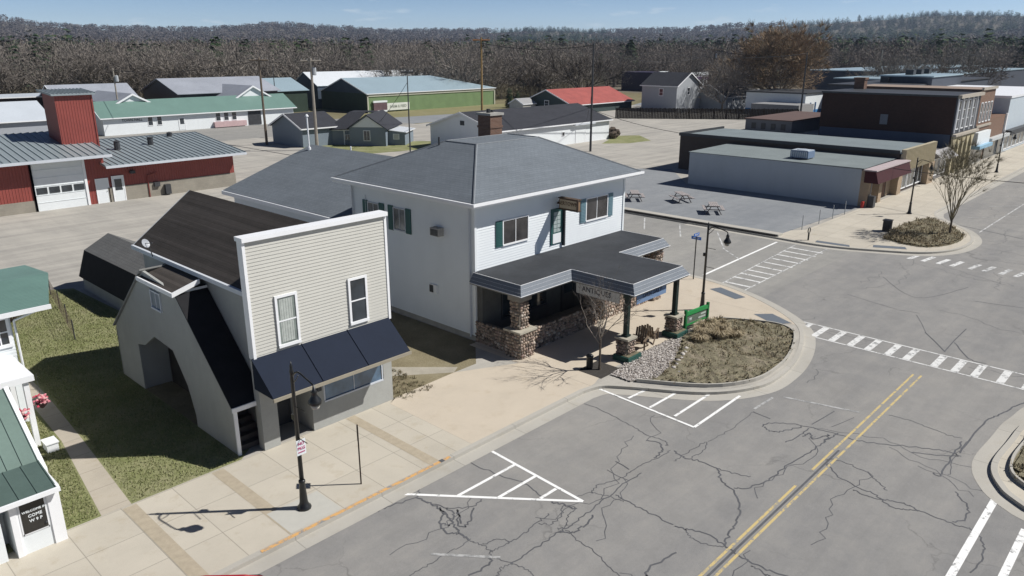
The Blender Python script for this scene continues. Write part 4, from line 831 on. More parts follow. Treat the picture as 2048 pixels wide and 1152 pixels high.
# gambrel shed behind
G = thing('gambrel_shed', 'small gambrel-roofed shed with grey shingles behind the tan shop', 'shed', (13.05, 38.8, 0))
pr_ = [(13.15, .9), (13.55, 2.2), (14.95, 2.95), (16.35, 2.2), (16.75, .9)]
m = M(); m.box(13.2, 38.95, -.05, 16.7, 45.85, 1.05)
m.hull([(x, 38.95, z) for x, z in [(13.2, 1.0)] + [(pr_[i][0] + (.05 if i < 2 else -.05 if i > 2 else 0), pr_[i][1] - .05) for i in (1, 2, 3)] + [(16.7, 1.0)]], [(x, 45.85, z) for x, z in [(13.2, 1.0)] + [(pr_[i][0] + (.05 if i < 2 else -.05 if i > 2 else 0), pr_[i][1] - .05) for i in (1, 2, 3)] + [(16.7, 1.0)]])
m.obj('wall', TANW, G)
for i, (nm, mt) in enumerate((('lower_roof', SH_BLACK), ('upper_roof', SH_SHED), ('upper_roof', SH_SHED), ('lower_roof', SH_BLACK))):  # shade on the steep sides is put into their near-black colour
    a, b = pr_[i], pr_[i + 1]; ex = (-.08, -.12) if i == 0 else (.08, -.12)
    if i == 0: a = (a[0] - .08, a[1] - .1)
    if i == 3: b = (b[0] + .08, b[1] - .1)
    mm = M(); mm.slab([(a[0], 38.8, a[1]), (b[0], 38.8, b[1]), (b[0], 46.0, b[1]), (a[0], 46.0, a[1])], .05); mm.obj(nm, mt, G)
d2 = door(G, (14.2, 38.95, 0), UX, 1.5, 1.85, -UY, WHITE)
# ================================================================= white house with green roofs at the left edge
L = thing('green_roofed_house', 'white house with green metal roofs and a lettered dark window in its street vestibule', 'house', (3, 21.4, 0))
m = M(); m.box(-4, 22.3, -.05, 4.55, 30, 1.6); m.box(3.45, 21.42, 1.62, 4.5, 22.3, 1.68)
m.box(3.42, 21.42, -.05, 3.62, 22.3, 1.67); m.box(4.42, 21.5, -.05, 4.55, 22.3, 1.67); m.box(-1, 21.42, -.05, 3.2, 22.3, 1.7)
m.box(-4, 30, -.05, 6.1, 38, 4.2)
siding(m, (-4, 30, 0), UX, -UY, 10.1, 2.6, 4.2, .12, .014); siding(m, (6.1, 30, 0), UY, UX, 8, .2, 4.2, .12, .014); siding(m, (4.55, 22.3, 0), UY, UX, 7.7, 0, 1.6, .12, .014)
m.obj('wall', WHITE, L)
M().box(4.32, 21.34, -.05, 4.62, 21.5, 1.68).obj('corner_post', TRIMW, L); M().box(3.42, 21.34, -.05, 3.56, 21.42, 1.68).obj('corner_post', TRIMW, L)
dd = door(L, (3.6, 21.42, .0), UX, .7, 1.57, -UY, WHITE, label='white vestibule door with a dark lettered window')
M().box(3.66, 21.35, .62, 4.24, 21.375, 1.5).obj('pane', plain('dark_pane', (.035, .033, .03), .2, .3), dd); M().box(3.63, 21.36, .58, 4.27, 21.379, .62).box(3.63, 21.36, 1.5, 4.27, 21.379, 1.54).box(3.62, 21.36, .58, 3.66, 21.379, 1.54).box(4.24, 21.36, .58, 4.28, 21.379, 1.54).obj('pane_frame', TRIMW, dd)
for i, (tx, sz) in enumerate((('WELCOME IN', .095), ('COME', .12), ('W 9 P', .12))): letters(tx, sz, (3.98, 21.345, 1.25 - i * .15), UX, -UY, WHITE, dd, bold=.002)
m = M(); seam_roof(m, (-4, 21.2, 1.74), (4.55, 21.2, 1.74), (4.55, 22.6, 1.98), (-4, 22.6, 1.98), .06, .42, .02); v = m.obj('vestibule_roof', plain('dark_green_metal', (.085, .125, .11), .45, .15, 1, .4), L)
M().box(-4, 21.12, 1.62, 4.63, 21.2, 1.74).box(4.55, 21.2, 1.64, 4.63, 22.6, 1.78).obj('fascia', TRIMW, v)
m = M(); seam_roof(m, (-4, 22.6, 1.62), (4.62, 22.6, 1.62), (4.62, 25.3, 3.3), (-4, 25.3, 3.3), .07, .36, .025); seam_roof(m, (4.62, 28.2, 1.6), (-4, 28.2, 1.6), (-4, 25.3, 3.3), (4.62, 25.3, 3.3), .07, .36, .025); g = m.obj('main_roof', SEAMG, L)
m = M(); m.hull([(4.62, 22.6, 1.5), (4.62, 25.3, 3.17), (4.62, 25.3, 3.35), (4.62, 22.6, 1.66)], [(4.74, 22.6, 1.5), (4.74, 25.3, 3.17), (4.74, 25.3, 3.35), (4.74, 22.6, 1.66)]); m.obj('barge_board', TRIMW, g)
m = M(); m.slab([(-4, 29.5, 4.34), (7.25, 29.5, 4.32), (8.4, 33.4, 4.5), (-4, 33.4, 4.5)], .08); m.slab([(-4, 33.4, 4.5), (8.4, 33.4, 4.5), (8.4, 36.6, 4.2), (-4, 36.6, 4.2)], .08); u_ = m.obj('upper_roof', CORRG, L)
M().box(-4, 29.42, 4.2, 7.3, 29.5, 4.36).obj('gutter', TRIMW, u_)
M().tube((7.1, 29.45, 4.3), (6.2, 29.95, 3.9), .04).tube((6.2, 29.95, 3.9), (6.2, 29.95, 0), .04).obj('downspout', TRIMW, L)
M().prism([(-4, 27.6), (5.95, 27.6), (5.95, 30), (-4, 30)], 2.42, 2.62).obj('side_porch_roof', plain('white_membrane', (.82, .83, .84), .6, .03), L)
for x, y in ((5.62, 27.7), (3.4, 27.7), (5.62, 29.7)): M().box(x, y, 0, x + .16, y + .16, 2.42).obj('porch_column', TRIMW, L)
win(L, (5.2, 30, 3.1), UX, .75, .9, -UY, .1, 2, 3); win(L, (3.2, 30, 3.1), UX, .75, .9, -UY, .1, 2, 3); win(L, (6.1, 33, 1.4), UY, .9, 1.2, UX, .08, 2, 1)
for i, (x, y) in enumerate(((5.35, 27.5), (6.15, 28.2))):
    hb = thing('hanging_basket', ('pink flower basket hung under the porch edge left of the white column' if i == 0 else 'pink and red flower basket hung right of the white porch column'), 'flower basket', (x, y, 1.35), 'flower baskets of the white house')
    M().lathe((x, y, 1.35), [(.05, -.22), (.17, -.08), (.19, 0)], 9).obj('pot', plain('pot_dark', (.06, .03, .03), .8), hb)
    mm = M(); q = random.Random(i)
    for k in range(70): a = q.uniform(0, 6.28); r = q.uniform(0, .24); mm.blob((x + r * math.cos(a), y + r * math.sin(a), 1.35 + q.uniform(-.08, .22)), .05, .05, .04, k, 5, 3, .3, q.random())
    mm.obj('flowers', tinted('blossom', [(0, (.5, .05, .09)), (.5, (.6, .2, .25)), (1, (.75, .55, .5))], .8), hb)
    M().tube((x, y, 1.5), (x, y, 2.42), .008, None, 4).obj('hanger', DARK, hb)
o = M().box(5.75, 26.9, 0, 6.1, 27.4, .3).box(5.72, 26.87, .3, 6.13, 27.43, .34).obj('white_planter', TRIMW); tag(o, 'small white box on the path beside the porch column', 'planter')
# thin wire fence and bare brush beside it
fe = thing('wire_fence', 'low rusty wire fence panel leaning over bare brush on the lawn', 'fence', (10.4, 38, 0))
m = M(); [m.tube((x, y, 0), (x, y, 1.0), .03, None, 5) for x, y in ((10.05, 37.65), (10.6, 40.4), (11.1, 43.2), (11.5, 46))]; m.obj('post', DARK, fe)
m = M()
for k in range(34): t = k / 33; x, y = 10.05 + 1.45 * t, 37.65 + 8.35 * t; m.tube((x, y, .05), (x + .02, y, .98), .006, None, 3)
for k in range(6): m.tube((10.05, 37.65, .1 + .17 * k), (11.5, 46, .1 + .17 * k), .007, None, 3)
m.obj('wire_mesh', plain('rusty_wire', (.2, .15, .11), .8, .2), fe)
q = random.Random(19)
for i, (x, y) in enumerate(((9.6, 43.4), (8.7, 42.6), (10.5, 44.6))):
    m = M()
    for _ in range(70):
        a = q.uniform(0, 6.28); l = q.uniform(.3, 1.1); p1 = (x + math.cos(a) * .2, y + math.sin(a) * .2, .35 * l); p2 = (x + math.cos(a) * l * .8, y + math.sin(a) * l * .8, l * q.uniform(.3, .9)); m.path([(x, y, 0), p1, p2], .012, .005, 3)
    tag(m.obj('bare_shrub', plain('twig_brown', (.13, .09, .075), .9, .3)), 'low bare brown shrub beside the wire fence on the lawn', 'shrub', 'bare brown shrubs on the lawn')
# ================================================================= street furniture
def lamp_proto():
    t = thing('street_lamp', None, 'street lamp', (0, 0, 0), 'black street lamps along the main street')
    M().lathe((0, 0, 0), [(.21, 0), (.21, .07), (.15, .13), (.12, .25), (.085, .85), (.1, .88), (.1, .94), (.075, .97)], 12).obj('base', BLACK, t, True)
    M().lathe((0, 0, 0), [(.068, .95), (.05, 4.35), (.06, 4.38), (.06, 4.44), (.035, 4.5), (.045, 4.56), (.01, 4.72)], 10).obj('pole', BLACK, t, True)
    pts = [(0, -.04 - 1.06 * s, 4.3 + .17 * math.sin(s * math.pi * .95) + .1 * math.sin(s * 6.3) * (1 - s)) for s in [i / 12 for i in range(13)]]
    M().path(pts, .028, .024, 6).path([(0, 0, 4.05), (0, -.18, 4.2), (0, -.34, 4.4)], .018, .014, 5).obj('arm', BLACK, t)
    ln = M().lathe((0, -1.1, 3.78), [(.1, .02), (.17, .0), (.2, .05), (.17, .13), (.1, .24), (.07, .34), (.1, .37), (.05, .42), (.02, .58)], 12).obj('lantern', BLACK, t, True)
    M().lathe((0, -1.1, 3.62), [(.03, 0), (.11, .04), (.13, .16)], 12).obj('globe', plain('lamp_globe', (.45, .43, .38), .25, .1), ln, True)
    for z, r in ((2.35, .5), (3.35, .5)): M().tube((0, 0, z), (0, -r, z), .014, None, 5).obj('banner_bar', BLACK, t)
    M().box(-.05, .04, 2.9, .05, .16, 3.06).obj('socket_box', BLACK, t)
    return t
lp = lamp_proto()
for i, (x, y, lb) in enumerate(((9.94, 17.83, 'black street lamp with a white no-parking sign in front of the tan shop'), (34.1, 18.4, 'black street lamp behind the green sign frame at the hotel corner'), (67.6, 18.25, 'black street lamp in front of the maroon awning building'), (98.1, 18.3, 'farthest black street lamp before the tall brick storefronts'))):
    o = lp if i == 0 else copy_tree(lp); o.location = (x, y, 0); o['label'] = lb
t = thing('parking_sign', 'small white sign with pinkish lettering strapped to the nearest street lamp', 'sign', (9.94, 17.72, 1.85))
s_ = M().box(9.8, 17.7, 1.84, 10.1, 17.715, 2.32).obj('plate', WHITE, t); pk = plain('pink_red', (.45, .1, .2), .6)
letters('NO', .13, (9.95, 17.695, 2.2), UX, -UY, pk, t, bold=.003); letters('PKG', .13, (9.95, 17.695, 2.05), UX, -UY, pk, t, bold=.003)
M().box(9.84, 17.69, 1.92, 10.06, 17.699, 1.95).obj('rule', pk, t)
sp = thing('sign_post', 'thin dark sign post seen edge-on on the pavement before the tan shop', 'sign post', (11.88, 17.68, 0), rz=R(56))
M().box(-.028, -.022, 0, .028, .022, 2.06).obj('post', plain('post_brown', (.045, .03, .022), .7, .2), sp, local=True)
M().box(-.16, .024, 1.6, .16, .03, 2.05).obj('plate', DARK, sp, local=True)
o = thing('street_name_sign', 'blue street-name blades on a slim post behind the hotel corner', 'street sign', (38.7, 21.6, 0))
M().tube((38.7, 21.6, 0), (38.7, 21.6, 2.6), .035).obj('post', BLACK, o); bl = plain('sign_blade_blue', (.04, .13, .42), .5, .1)
M().box(38.4, 21.59, 2.62, 39.0, 21.61, 2.8).obj('blade', bl, o); M().box(38.69, 21.28, 2.42, 38.71, 21.92, 2.6).obj('blade', bl, o)
letters('MAIN ST', .12, (38.7, 21.585, 2.71), UX, -UY, WHITE, o)
letters('FIRST ST', .11, (38.685, 21.6, 2.51), -UY, -UX, WHITE, o)
# green timber sign frame
gf = thing('green_sign_frame', 'bright green timber frame with small white letters beside the dry grasses', 'sign frame', (30.45, 17.25, 0))
for x, y in ((30.45, 17.25), (32.3, 17.12)): M().box(x - .06, y - .06, 0, x + .06, y + .06, 1.15).obj('post', plain('green_dark', (.015, .16, .045), .5, .15), gf)
a, b = Vector((30.51, 17.25, 0)), Vector((32.24, 17.12, 0)); u = (b - a).normalized(); n_ = Vector((u.y, -u.x, 0)); L_ = (b - a).length
m = M(); ob(m, a, u, n_, 0, L_, .86, 1.05, -.05, .05); m.obj('rail', GREENP, gf)
m = M(); ob(m, a, u, n_, 0, L_, .34, .42, -.03, .03); m.obj('rail', GREENP, gf)
m = M(); ob(m, a, u, n_, 0, L_, .45, .83, -.01, .01); bd = m.obj('board', plain('board_grey_green', (.13, .16, .12), .8, .2), gf)
letters('W', .2, a + u * .35 + UZ * .62 + n_ * .015, u, n_, WHITE, bd, bold=.004); m = M(); ob(m, a, u, n_, 1.0, 1.6, .5, .58, .01, .016); ob(m, a, u, n_, 1.2, 1.62, .66, .74, .01, .016); m.obj('mark', plain('mark_pale', (.45, .5, .45), .7), bd)
# rustic lounge chairs in the porch bay
def chair(x, y, rz, lb):
    t = thing('garden_chair', lb, 'chair', (x, y, 0), 'weathered wooden garden chairs', rz); W = plain('weathered_wood', (.16, .12, .085), .85, .25, 6)
    m = M()
    for k in range(5): m.hull([(-.26 + k * .108, -.28, .34), (-.17 + k * .108, -.28, .34), (-.17 + k * .108, .25, .2), (-.26 + k * .108, .25, .2)], [(-.26 + k * .108, -.28, .365), (-.17 + k * .108, -.28, .365), (-.17 + k * .108, .25, .225), (-.26 + k * .108, .25, .225)])
    m.obj('seat', W, t, local=True); m = M()
    for k in range(5): h = .85 + .06 * (2 - abs(k - 2)); m.hull([(-.26 + k * .108, .2, .2), (-.17 + k * .108, .2, .2), (-.17 + k * .108, .5, h), (-.26 + k * .108, .5, h)], [(-.26 + k * .108, .23, .2), (-.17 + k * .108, .23, .2), (-.17 + k * .108, .53, h), (-.26 + k * .108, .53, h)])
    m.obj('backrest', W, t, local=True)
    for s in (-1, 1):
        M().box(s * .33 - .05, -.38, .5, s * .33 + .05, .4, .525).obj('armrest', W, t, local=True)
        M().box(s * .33 - .035, -.33, 0, s * .33 + .035, -.27, .5).obj('leg', W, t, local=True); M().hull([(s * .31 - .025, .1, .25), (s * .31 + .025, .1, .25), (s * .31 + .025, .5, 0), (s * .31 - .025, .5, 0)][::-1], [(s * .31 - .025, .1, .35), (s * .31 + .025, .1, .35), (s * .31 + .025, .62, 0), (s * .31 - .025, .62, 0)][::-1]).obj('leg', W, t, local=True)
chair(27.3, 17.75, R(-70), 'weathered wooden garden chair nearer the left porch post'); chair(28.55, 18.0, R(110), 'weathered wooden garden chair nearer the right porch post')
# bins
t = thing('litter_bin', 'dark slatted litter bin on the far corner pavement beside the planted bed', 'litter bin', (59.75, 17.5, 0))
M().box(59.5, 17.25, .02, 60.0, 17.75, .8).obj('body', BLACK, t); m = M()
for k in range(6): m.box(59.52 + k * .085, 17.22, .1, 59.56 + k * .085, 17.25, .76); m.box(59.47, 17.27 + k * .085, .1, 59.5, 17.31 + k * .085, .76)
m.obj('slats', DARK, t); M().box(59.45, 17.2, .8, 60.05, 17.8, .87).obj('lid', DARK, t)
t = thing('bollard_bin', 'small black bin beside the bare street tree by the porch', 'litter bin', (23.95, 17.98, 0))
M().lathe((23.95, 17.98, 0), [(.13, 0), (.15, .1), (.15, .55), (.17, .58), (.1, .66)], 10).obj('body', BLACK, t, True); M().lathe((23.95, 17.98, .66), [(.05, 0), (.04, .05)], 8).obj('knob', DARK, t)
M().box(23.45, 16.98, .0085, 24.85, 18.25, .012).obj('tree_pit', plain('tree_grate', (.05, .045, .04), .9, .4, 12)).data
bpy.data.objects['tree_pit']['kind'] = 'structure'
t = thing('bike_rack', 'black ring-topped bike rack post casting a long shadow by the picnic lot kerb', 'bike rack', (52.85, 20.6, 0))
M().tube((52.85, 20.6, 0), (52.85, 20.6, .55), .06).obj('post', BLACK, t); m = M()
P = [(52.85 + .2 * math.cos(a), 20.6 - .0, .72 + .2 * math.sin(a)) for a in [k * math.pi / 7 for k in range(15)]]; m.path(P, .035, None, 6); m.obj('ring', BLACK, t)
for i, (x, y) in enumerate(((55.75, 22.3), (58.7, 22.2), (61.3, 22.15), (63.6, 22.05))):
    o = M().tube((x, y, 0), (x, y, 1.12), .03, None, 6).obj('lot_post', plain('galvanised', (.3, .32, .34), .5, .1)); o['label'] = ('leftmost', 'second', 'third', 'rightmost')[i] + ' slim grey post along the picnic lot pavement edge'; o['category'] = 'post'; o['group'] = 'slim grey posts at the picnic lot edge'
# picnic tables
PW = plain('bleached_pink_wood', (.33, .3, .29), .8, .3, 5)
def picnic():
    t = thing('picnic_table', None, 'picnic table', (0, 0, 0), 'picnic tables on the asphalt lot')
    m = M(); [m.box(-.95, -.37 + k * .15, .72, .95, -.24 + k * .15, .76) for k in range(5)]; m.obj('tabletop', PW, t)
    for s in (-1, 1): m = M(); [m.box(-.95, s * .72 - .14 + k * .145, .42, .95, s * .72 - .01 + k * .145, .46) for k in range(2)]; m.obj('bench', PW, t)
    dk = plain('picnic_frame', (.1, .075, .07), .8, .2)
    for s in (-1, 1):
        for q_ in (-1, 1): m = M(); m.tube((s * .68, q_ * .62, 0), (s * .68, q_ * .2, .72), .04, None, 4); m.obj('leg', dk, t)
        M().box(s * .68 - .03, -.82, .36, s * .68 + .03, .82, .42).obj('cross_beam', dk, t)
    return t
pt = picnic()
for i, (x, y, rz, lb) in enumerate(((56.9, 38.3, 40, 'bleached picnic table nearest the hotel wall, farthest left of the lot'), (59.2, 34.8, 55, 'middle bleached picnic table on the asphalt lot'), (56.7, 30.3, 35, 'bleached picnic table nearest the street corner of the lot'))):
    o = pt if i == 0 else copy_tree(pt); o.location = (x, y, .02); o.rotation_euler.z = R(rz); o['label'] = lb
# bench and planter box on the far pavement by the maroon awning
# stop sign
t = thing('stop_sign', 'small red stop sign on a post before the green-roofed long building', 'stop sign', (61.5, 108.5, 0)); M().tube((61.5, 108.5, -.1), (61.5, 108.5, 1.6), .04).obj('post', DARK, t)
m = M(); m.hull([(61.5 + .42 * math.cos(R(22.5 + 45 * k)), 108.42, 2.0 + .42 * math.sin(R(22.5 + 45 * k))) for k in range(8)], [(61.5 + .42 * math.cos(R(22.5 + 45 * k)), 108.38, 2.0 + .42 * math.sin(R(22.5 + 45 * k))) for k in range(8)]); pl = m.obj('octagon', plain('stop_red', (.55, .03, .03), .5), t)
letters('STOP', .28, (61.5, 108.37, 2.0), UX, -UY, WHITE, t)
# red car, only its roof reaches the frame
t = thing('parked_car', 'red car parked at the kerb, only its roof in view at the bottom edge', 'car', (5.8, 14.5, 0), rz=R(-44)); RC = NT('car_red', .25, .6); RC.b.inputs['Coat Weight'].default_value = .6; RC = RC.col((.42, .015, .02))
def loft(m, secs):
    for a, b in zip(secs, secs[1:]):
        n = len(a)
        for i in range(n - 1): m.poly([a[i], a[i + 1], b[i + 1], b[i]])
    m.poly(secs[0][::-1]); m.poly(secs[-1]); return m
def csec(x, w0, zb, w1, zt, yc=0.0):
    return [(x - 6.3, yc - w0, zb), (x - 6.3, yc - w0 * 1.03, zb + (zt - zb) * .4), (x - 6.3, yc - (w0 + w1) / 2, zb + (zt - zb) * .75), (x - 6.3, yc - w1, zt - .03), (x - 6.3, yc - w1 * .6, zt), (x - 6.3, yc, zt + .015), (x - 6.3, yc + w1 * .6, zt), (x - 6.3, yc + w1, zt - .03), (x - 6.3, yc + (w0 + w1) / 2, zb + (zt - zb) * .75), (x - 6.3, yc + w0 * 1.03, zb + (zt - zb) * .4), (x - 6.3, yc + w0, zb)]
m = loft(M(), [csec(x, w0, .1, w1, zt) for x, w0, w1, zt in ((3.4, .7, .6, .6), (3.6, .86, .75, .78), (4.7, .9, .8, .86), (5.2, .9, .8, .9), (7.4, .9, .8, .9), (7.9, .88, .78, .85), (8.0, .7, .6, .6))]); bdy = m.obj('body', RC, t, True, True)
m = loft(M(), [csec(x, w0, .84, w1, zt) for x, w0, w1, zt in ((4.9, .78, .74, .9), (5.45, .78, .62, 1.33), (5.8, .78, .6, 1.38), (6.7, .78, .6, 1.37), (7.2, .78, .62, 1.28), (7.75, .78, .72, .9))]); m.obj('cabin', RC, t, True, True)
for s in (-1, 1): m = M(); m.hull([(-1.15, 0 + s * .795, .93), (1.05, 0 + s * .795, .93), (0.70, 0 + s * .7, 1.24), (-0.70, 0 + s * .7, 1.24)], [(-1.15, 0 + s * .81, .93), (1.05, 0 + s * .81, .93), (0.70, 0 + s * .715, 1.24), (-0.70, 0 + s * .715, 1.24)]); m.obj('side_window', GLS, t, local=True)
for x in (-2.0, .8):
    for s in (-1, 1): w_ = M().tube((x, 0 + s * .68, .2), (x, 0 + s * .9, .2), .32, None, 16).obj('wheel', plain('tyre', (.02, .02, .02), .8), t, local=True); M().tube((x, 0 + s * .89, .2), (x, 0 + s * .915, .2), .2, None, 12).obj('rim', plain('rim', (.5, .5, .5), .3, metal=.8), w_, local=True)
# ================================================================= fire station
FS = thing('fire_station', 'red metal fire station with grey standing-seam roofs and a hose tower', 'fire station', (15, 72, 0))
m = M(); m.box(-2, 72.02, .95, 18.15, 90, 4.5); m.box(22.25, 72.02, 0, 24, 90, 4.5); m.box(18.15, 72.02, 4.15, 22.25, 90, 4.5); m.box(18.15, 73.5, -.05, 22.25, 90, 4.15); m.box(24, 72.02, 1.3, 36, 90, 3.25)
m.hull([(36, 72.0, 3.2), (36, 90, 3.2), (36, 81, 4.1)], [(36.02, 72.0, 3.2), (36.02, 90, 3.2), (36.02, 81, 4.1)])
m.obj('wall', REDMX, FS)
m = M(); m.box(-2, 71.96, -.1, 18.15, 90, .95); m.box(24, 71.96, -.1, 36.05, 90.05, 1.3); m.box(18.15, 71.9, -.1, 18.3, 73, 4.15); m.obj('block_base', BLOCK, FS)
m = M(); seam_roof(m, (-3, 70.8, 4.36), (24.3, 70.8, 4.36), (24.3, 80.5, 5.75), (-3, 80.5, 5.75), .12, .58, .07, .05); seam_roof(m, (24.3, 90.5, 4.36), (-3, 90.5, 4.36), (-3, 80.5, 5.75), (24.3, 80.5, 5.75), .12, .58, .07, .05); r_ = m.obj('main_roof', SEAM, FS)
M().box(-3, 70.7, 4.12, 24.35, 70.8, 4.34).obj('gutter', SOFFIT, r_)
m = M(); seam_roof(m, (23.7, 70.8, 3.36), (36.8, 70.8, 3.36), (36.8, 81.5, 4.55), (23.7, 81.5, 4.55), .12, .52, .07, .05); seam_roof(m, (36.8, 91, 3.4), (23.7, 91, 3.4), (23.7, 81.5, 4.55), (36.8, 81.5, 4.55), .12, .52, .07, .05); r_ = m.obj('wing_roof', SEAM, FS)
M().box(23.7, 70.7, 3.14, 36.85, 70.8, 3.34).obj('gutter', SOFFIT, r_)
for x, y in ((30.4, 77.5), (33.6, 80.5), (26.9, 76.5)): M().lathe((x, y, 3.9), [(.28, 0), (.28, .85), (.34, .88), (.05, 1.0)], 8).obj('roof_vent', DARK, r_)
gd = M().box(18.3, 71.98, 0, 22.2, 72.1, 4.12); [gd.box(18.3, 71.95, z, 22.2, 71.98, z + .03) for z in (.68, 1.3, 2.05, 2.72, 3.4)]; gd = gd.obj('garage_door', WHITE, FS)
for k in range(4): M().box(18.42 + k * .96, 71.94, 1.42, 19.22 + k * .96, 71.99, 1.95).obj('pane', GLS, gd)
M().box(18.15, 71.9, 0, 18.3, 72.1, 4.15).obj('door_jamb', TRIMW, FS); M().box(22.2, 71.9, 0, 22.4, 72.1, 4.15).obj('door_jamb', TRIMW, FS)
door(FS, (23.1, 72.02, .0), UX, .95, 2.1, -UY, WHITE); door(FS, (24.45, 71.96, .0), UX, .9, 2.2, -UY, WHITE, glassed=True)
M().box(28.9, 71.6, .1, 29.4, 72, 1.0).box(28.0, 71.75, .9, 28.5, 72, 1.3).obj('meter_box', DARK, FS); M().path([(27.5, 71.9, 0), (27.5, 71.9, 2.0), (28.4, 71.8, 2.2)], .05).obj('pipe', REDM, FS); M().box(26.0, 71.6, 2.35, 26.4, 72.0, 2.6).obj('wall_light', DARK, FS)
tw = M().box(21.9, 75.2, 4.3, 24.9, 78.4, 9.3).obj('tower', REDMX, FS); M().box(24.85, 75.15, 4.3, 24.97, 75.3, 9.3).obj('corner_trim', REDM, tw)
m = M(); seam_roof(m, (21.6, 74.9, 9.34), (25.2, 74.9, 9.34), (25.2, 78.7, 9.6), (21.6, 78.7, 9.6), .14, .3, .06); m.obj('tower_roof', SEAM, tw)
# ================================================================= generic gabled building for the background
def gabled(name, label, cat, x0, y0, x1, y1, eave, ridge, axis, wm, rm, oh=.4, hipx=0, group=None, gable_m=None, fasc=True, z0=-.15):
    t = thing(name, label, cat, (x0, y0, 0), group)
    m = M(); m.box(x0, y0, z0, x1, y1, eave)
    cx, cy = (x0 + x1) / 2, (y0 + y1) / 2
    if axis == 'x':
        for xx in (x0, x1):
            s = .03 if xx == x0 else -.03
            if not (hipx and xx == x1): m.hull([(xx, y0, eave), (xx, cy, ridge - .06), (xx, y1, eave)], [(xx + s, y0, eave), (xx + s, cy, ridge - .06), (xx + s, y1, eave)])
    else:
        for yy in (y0, y1):
            s = .03 if yy == y0 else -.03
            m.hull([(x0, yy, eave), (cx, yy, ridge - .06), (x1, yy, eave)], [(x0, yy + s, eave), (cx, yy + s, ridge - .06), (x1, yy + s, eave)])
    m.obj('wall', wm, t)
    dz = .0; m = M()
    if axis == 'x':
        k = (ridge - eave) / (cy - y0); ez = eave - k * oh + .05
        xr = x1 + oh - hipx
        m.slab([(x0 - oh, y0 - oh, ez), (x1 + oh, y0 - oh, ez), (xr, cy, ridge + .05), (x0 - oh, cy, ridge + .05)], .1)
        m.slab([(x0 - oh, cy, ridge + .05), (xr, cy, ridge + .05), (x1 + oh, y1 + oh, ez), (x0 - oh, y1 + oh, ez)], .1)
        if hipx: m.slab([(x1 + oh, y0 - oh, ez), (x1 + oh, y1 + oh, ez), (xr, cy, ridge + .05)], .1)
    else:
        k = (ridge - eave) / (cx - x0); ez = eave - k * oh + .05
        m.slab([(x0 - oh, y0 - oh, ez), (cx, y0 - oh, ridge + .05), (cx, y1 + oh, ridge + .05), (x0 - oh, y1 + oh, ez)], .1)
        m.slab([(cx, y0 - oh, ridge + .05), (x1 + oh, y0 - oh, ez), (x1 + oh, y1 + oh, ez), (cx, y1 + oh, ridge + .05)], .1)
    r = m.obj('roof', rm, t)
    if fasc:
        m = M()
        if axis == 'x':
            m.box(x0 - oh, y0 - oh - .06, ez - .14, x1 + oh, y0 - oh, ez + .02)
            for a, b in ((y0 - oh, cy), (cy, y1 + oh)):
                za, zb = (ez, ridge + .05) if a < cy else (ridge + .05, ez); m.hull([(x0 - oh - .06, a, za - .2), (x0 - oh - .06, b, zb - .2), (x0 - oh - .06, b, zb + .03), (x0 - oh - .06, a, za + .03)], [(x0 - oh, a, za - .2), (x0 - oh, b, zb - .2), (x0 - oh, b, zb + .03), (x0 - oh, a, za + .03)])
        else:
            m.box(x0 - oh - .06, y0 - oh, ez - .14, x0 - oh, y1 + oh, ez + .02)
            for a, b in ((x0 - oh, cx), (cx, x1 + oh)):
                za, zb = (ez, ridge + .05) if a < cx else (ridge + .05, ez); m.hull([(a, y0 - oh - .06, za - .2), (b, y0 - oh - .06, zb - .2), (b, y0 - oh - .06, zb + .03), (a, y0 - oh - .06, za + .03)], [(a, y0 - oh, za - .2), (b, y0 - oh, zb - .2), (b, y0 - oh, zb + .03), (a, y0 - oh, za + .03)])
        m.obj('fascia', TRIMW, r)
    return t, r
PALEM = plain('pale_blue_roof_metal', (.38, .49, .54), .4, .06, .3, .5, .3); BRIGHTM = plain('bright_roof_metal', (.72, .75, .77), .4, .04, .3, .5, .2)
GBARN = ribbed('green_barn_metal', (.17, .25, .115), .3, 0, .6, 0, .03); DBARN = ribbed('slate_barn_metal', (.05, .07, .1), .3, 1, .6, 0, .03); DGREEN = ribbed('dark_green_barn_metal', (.03, .05, .035), .3, 0, .6, 0, .03)
GREYR = plain('grey_weathered_roof', (.30, .32, .36), .7, .15, .25, .3); MARN = plain('maroon_siding', (.11, .045, .04), .7, .1)
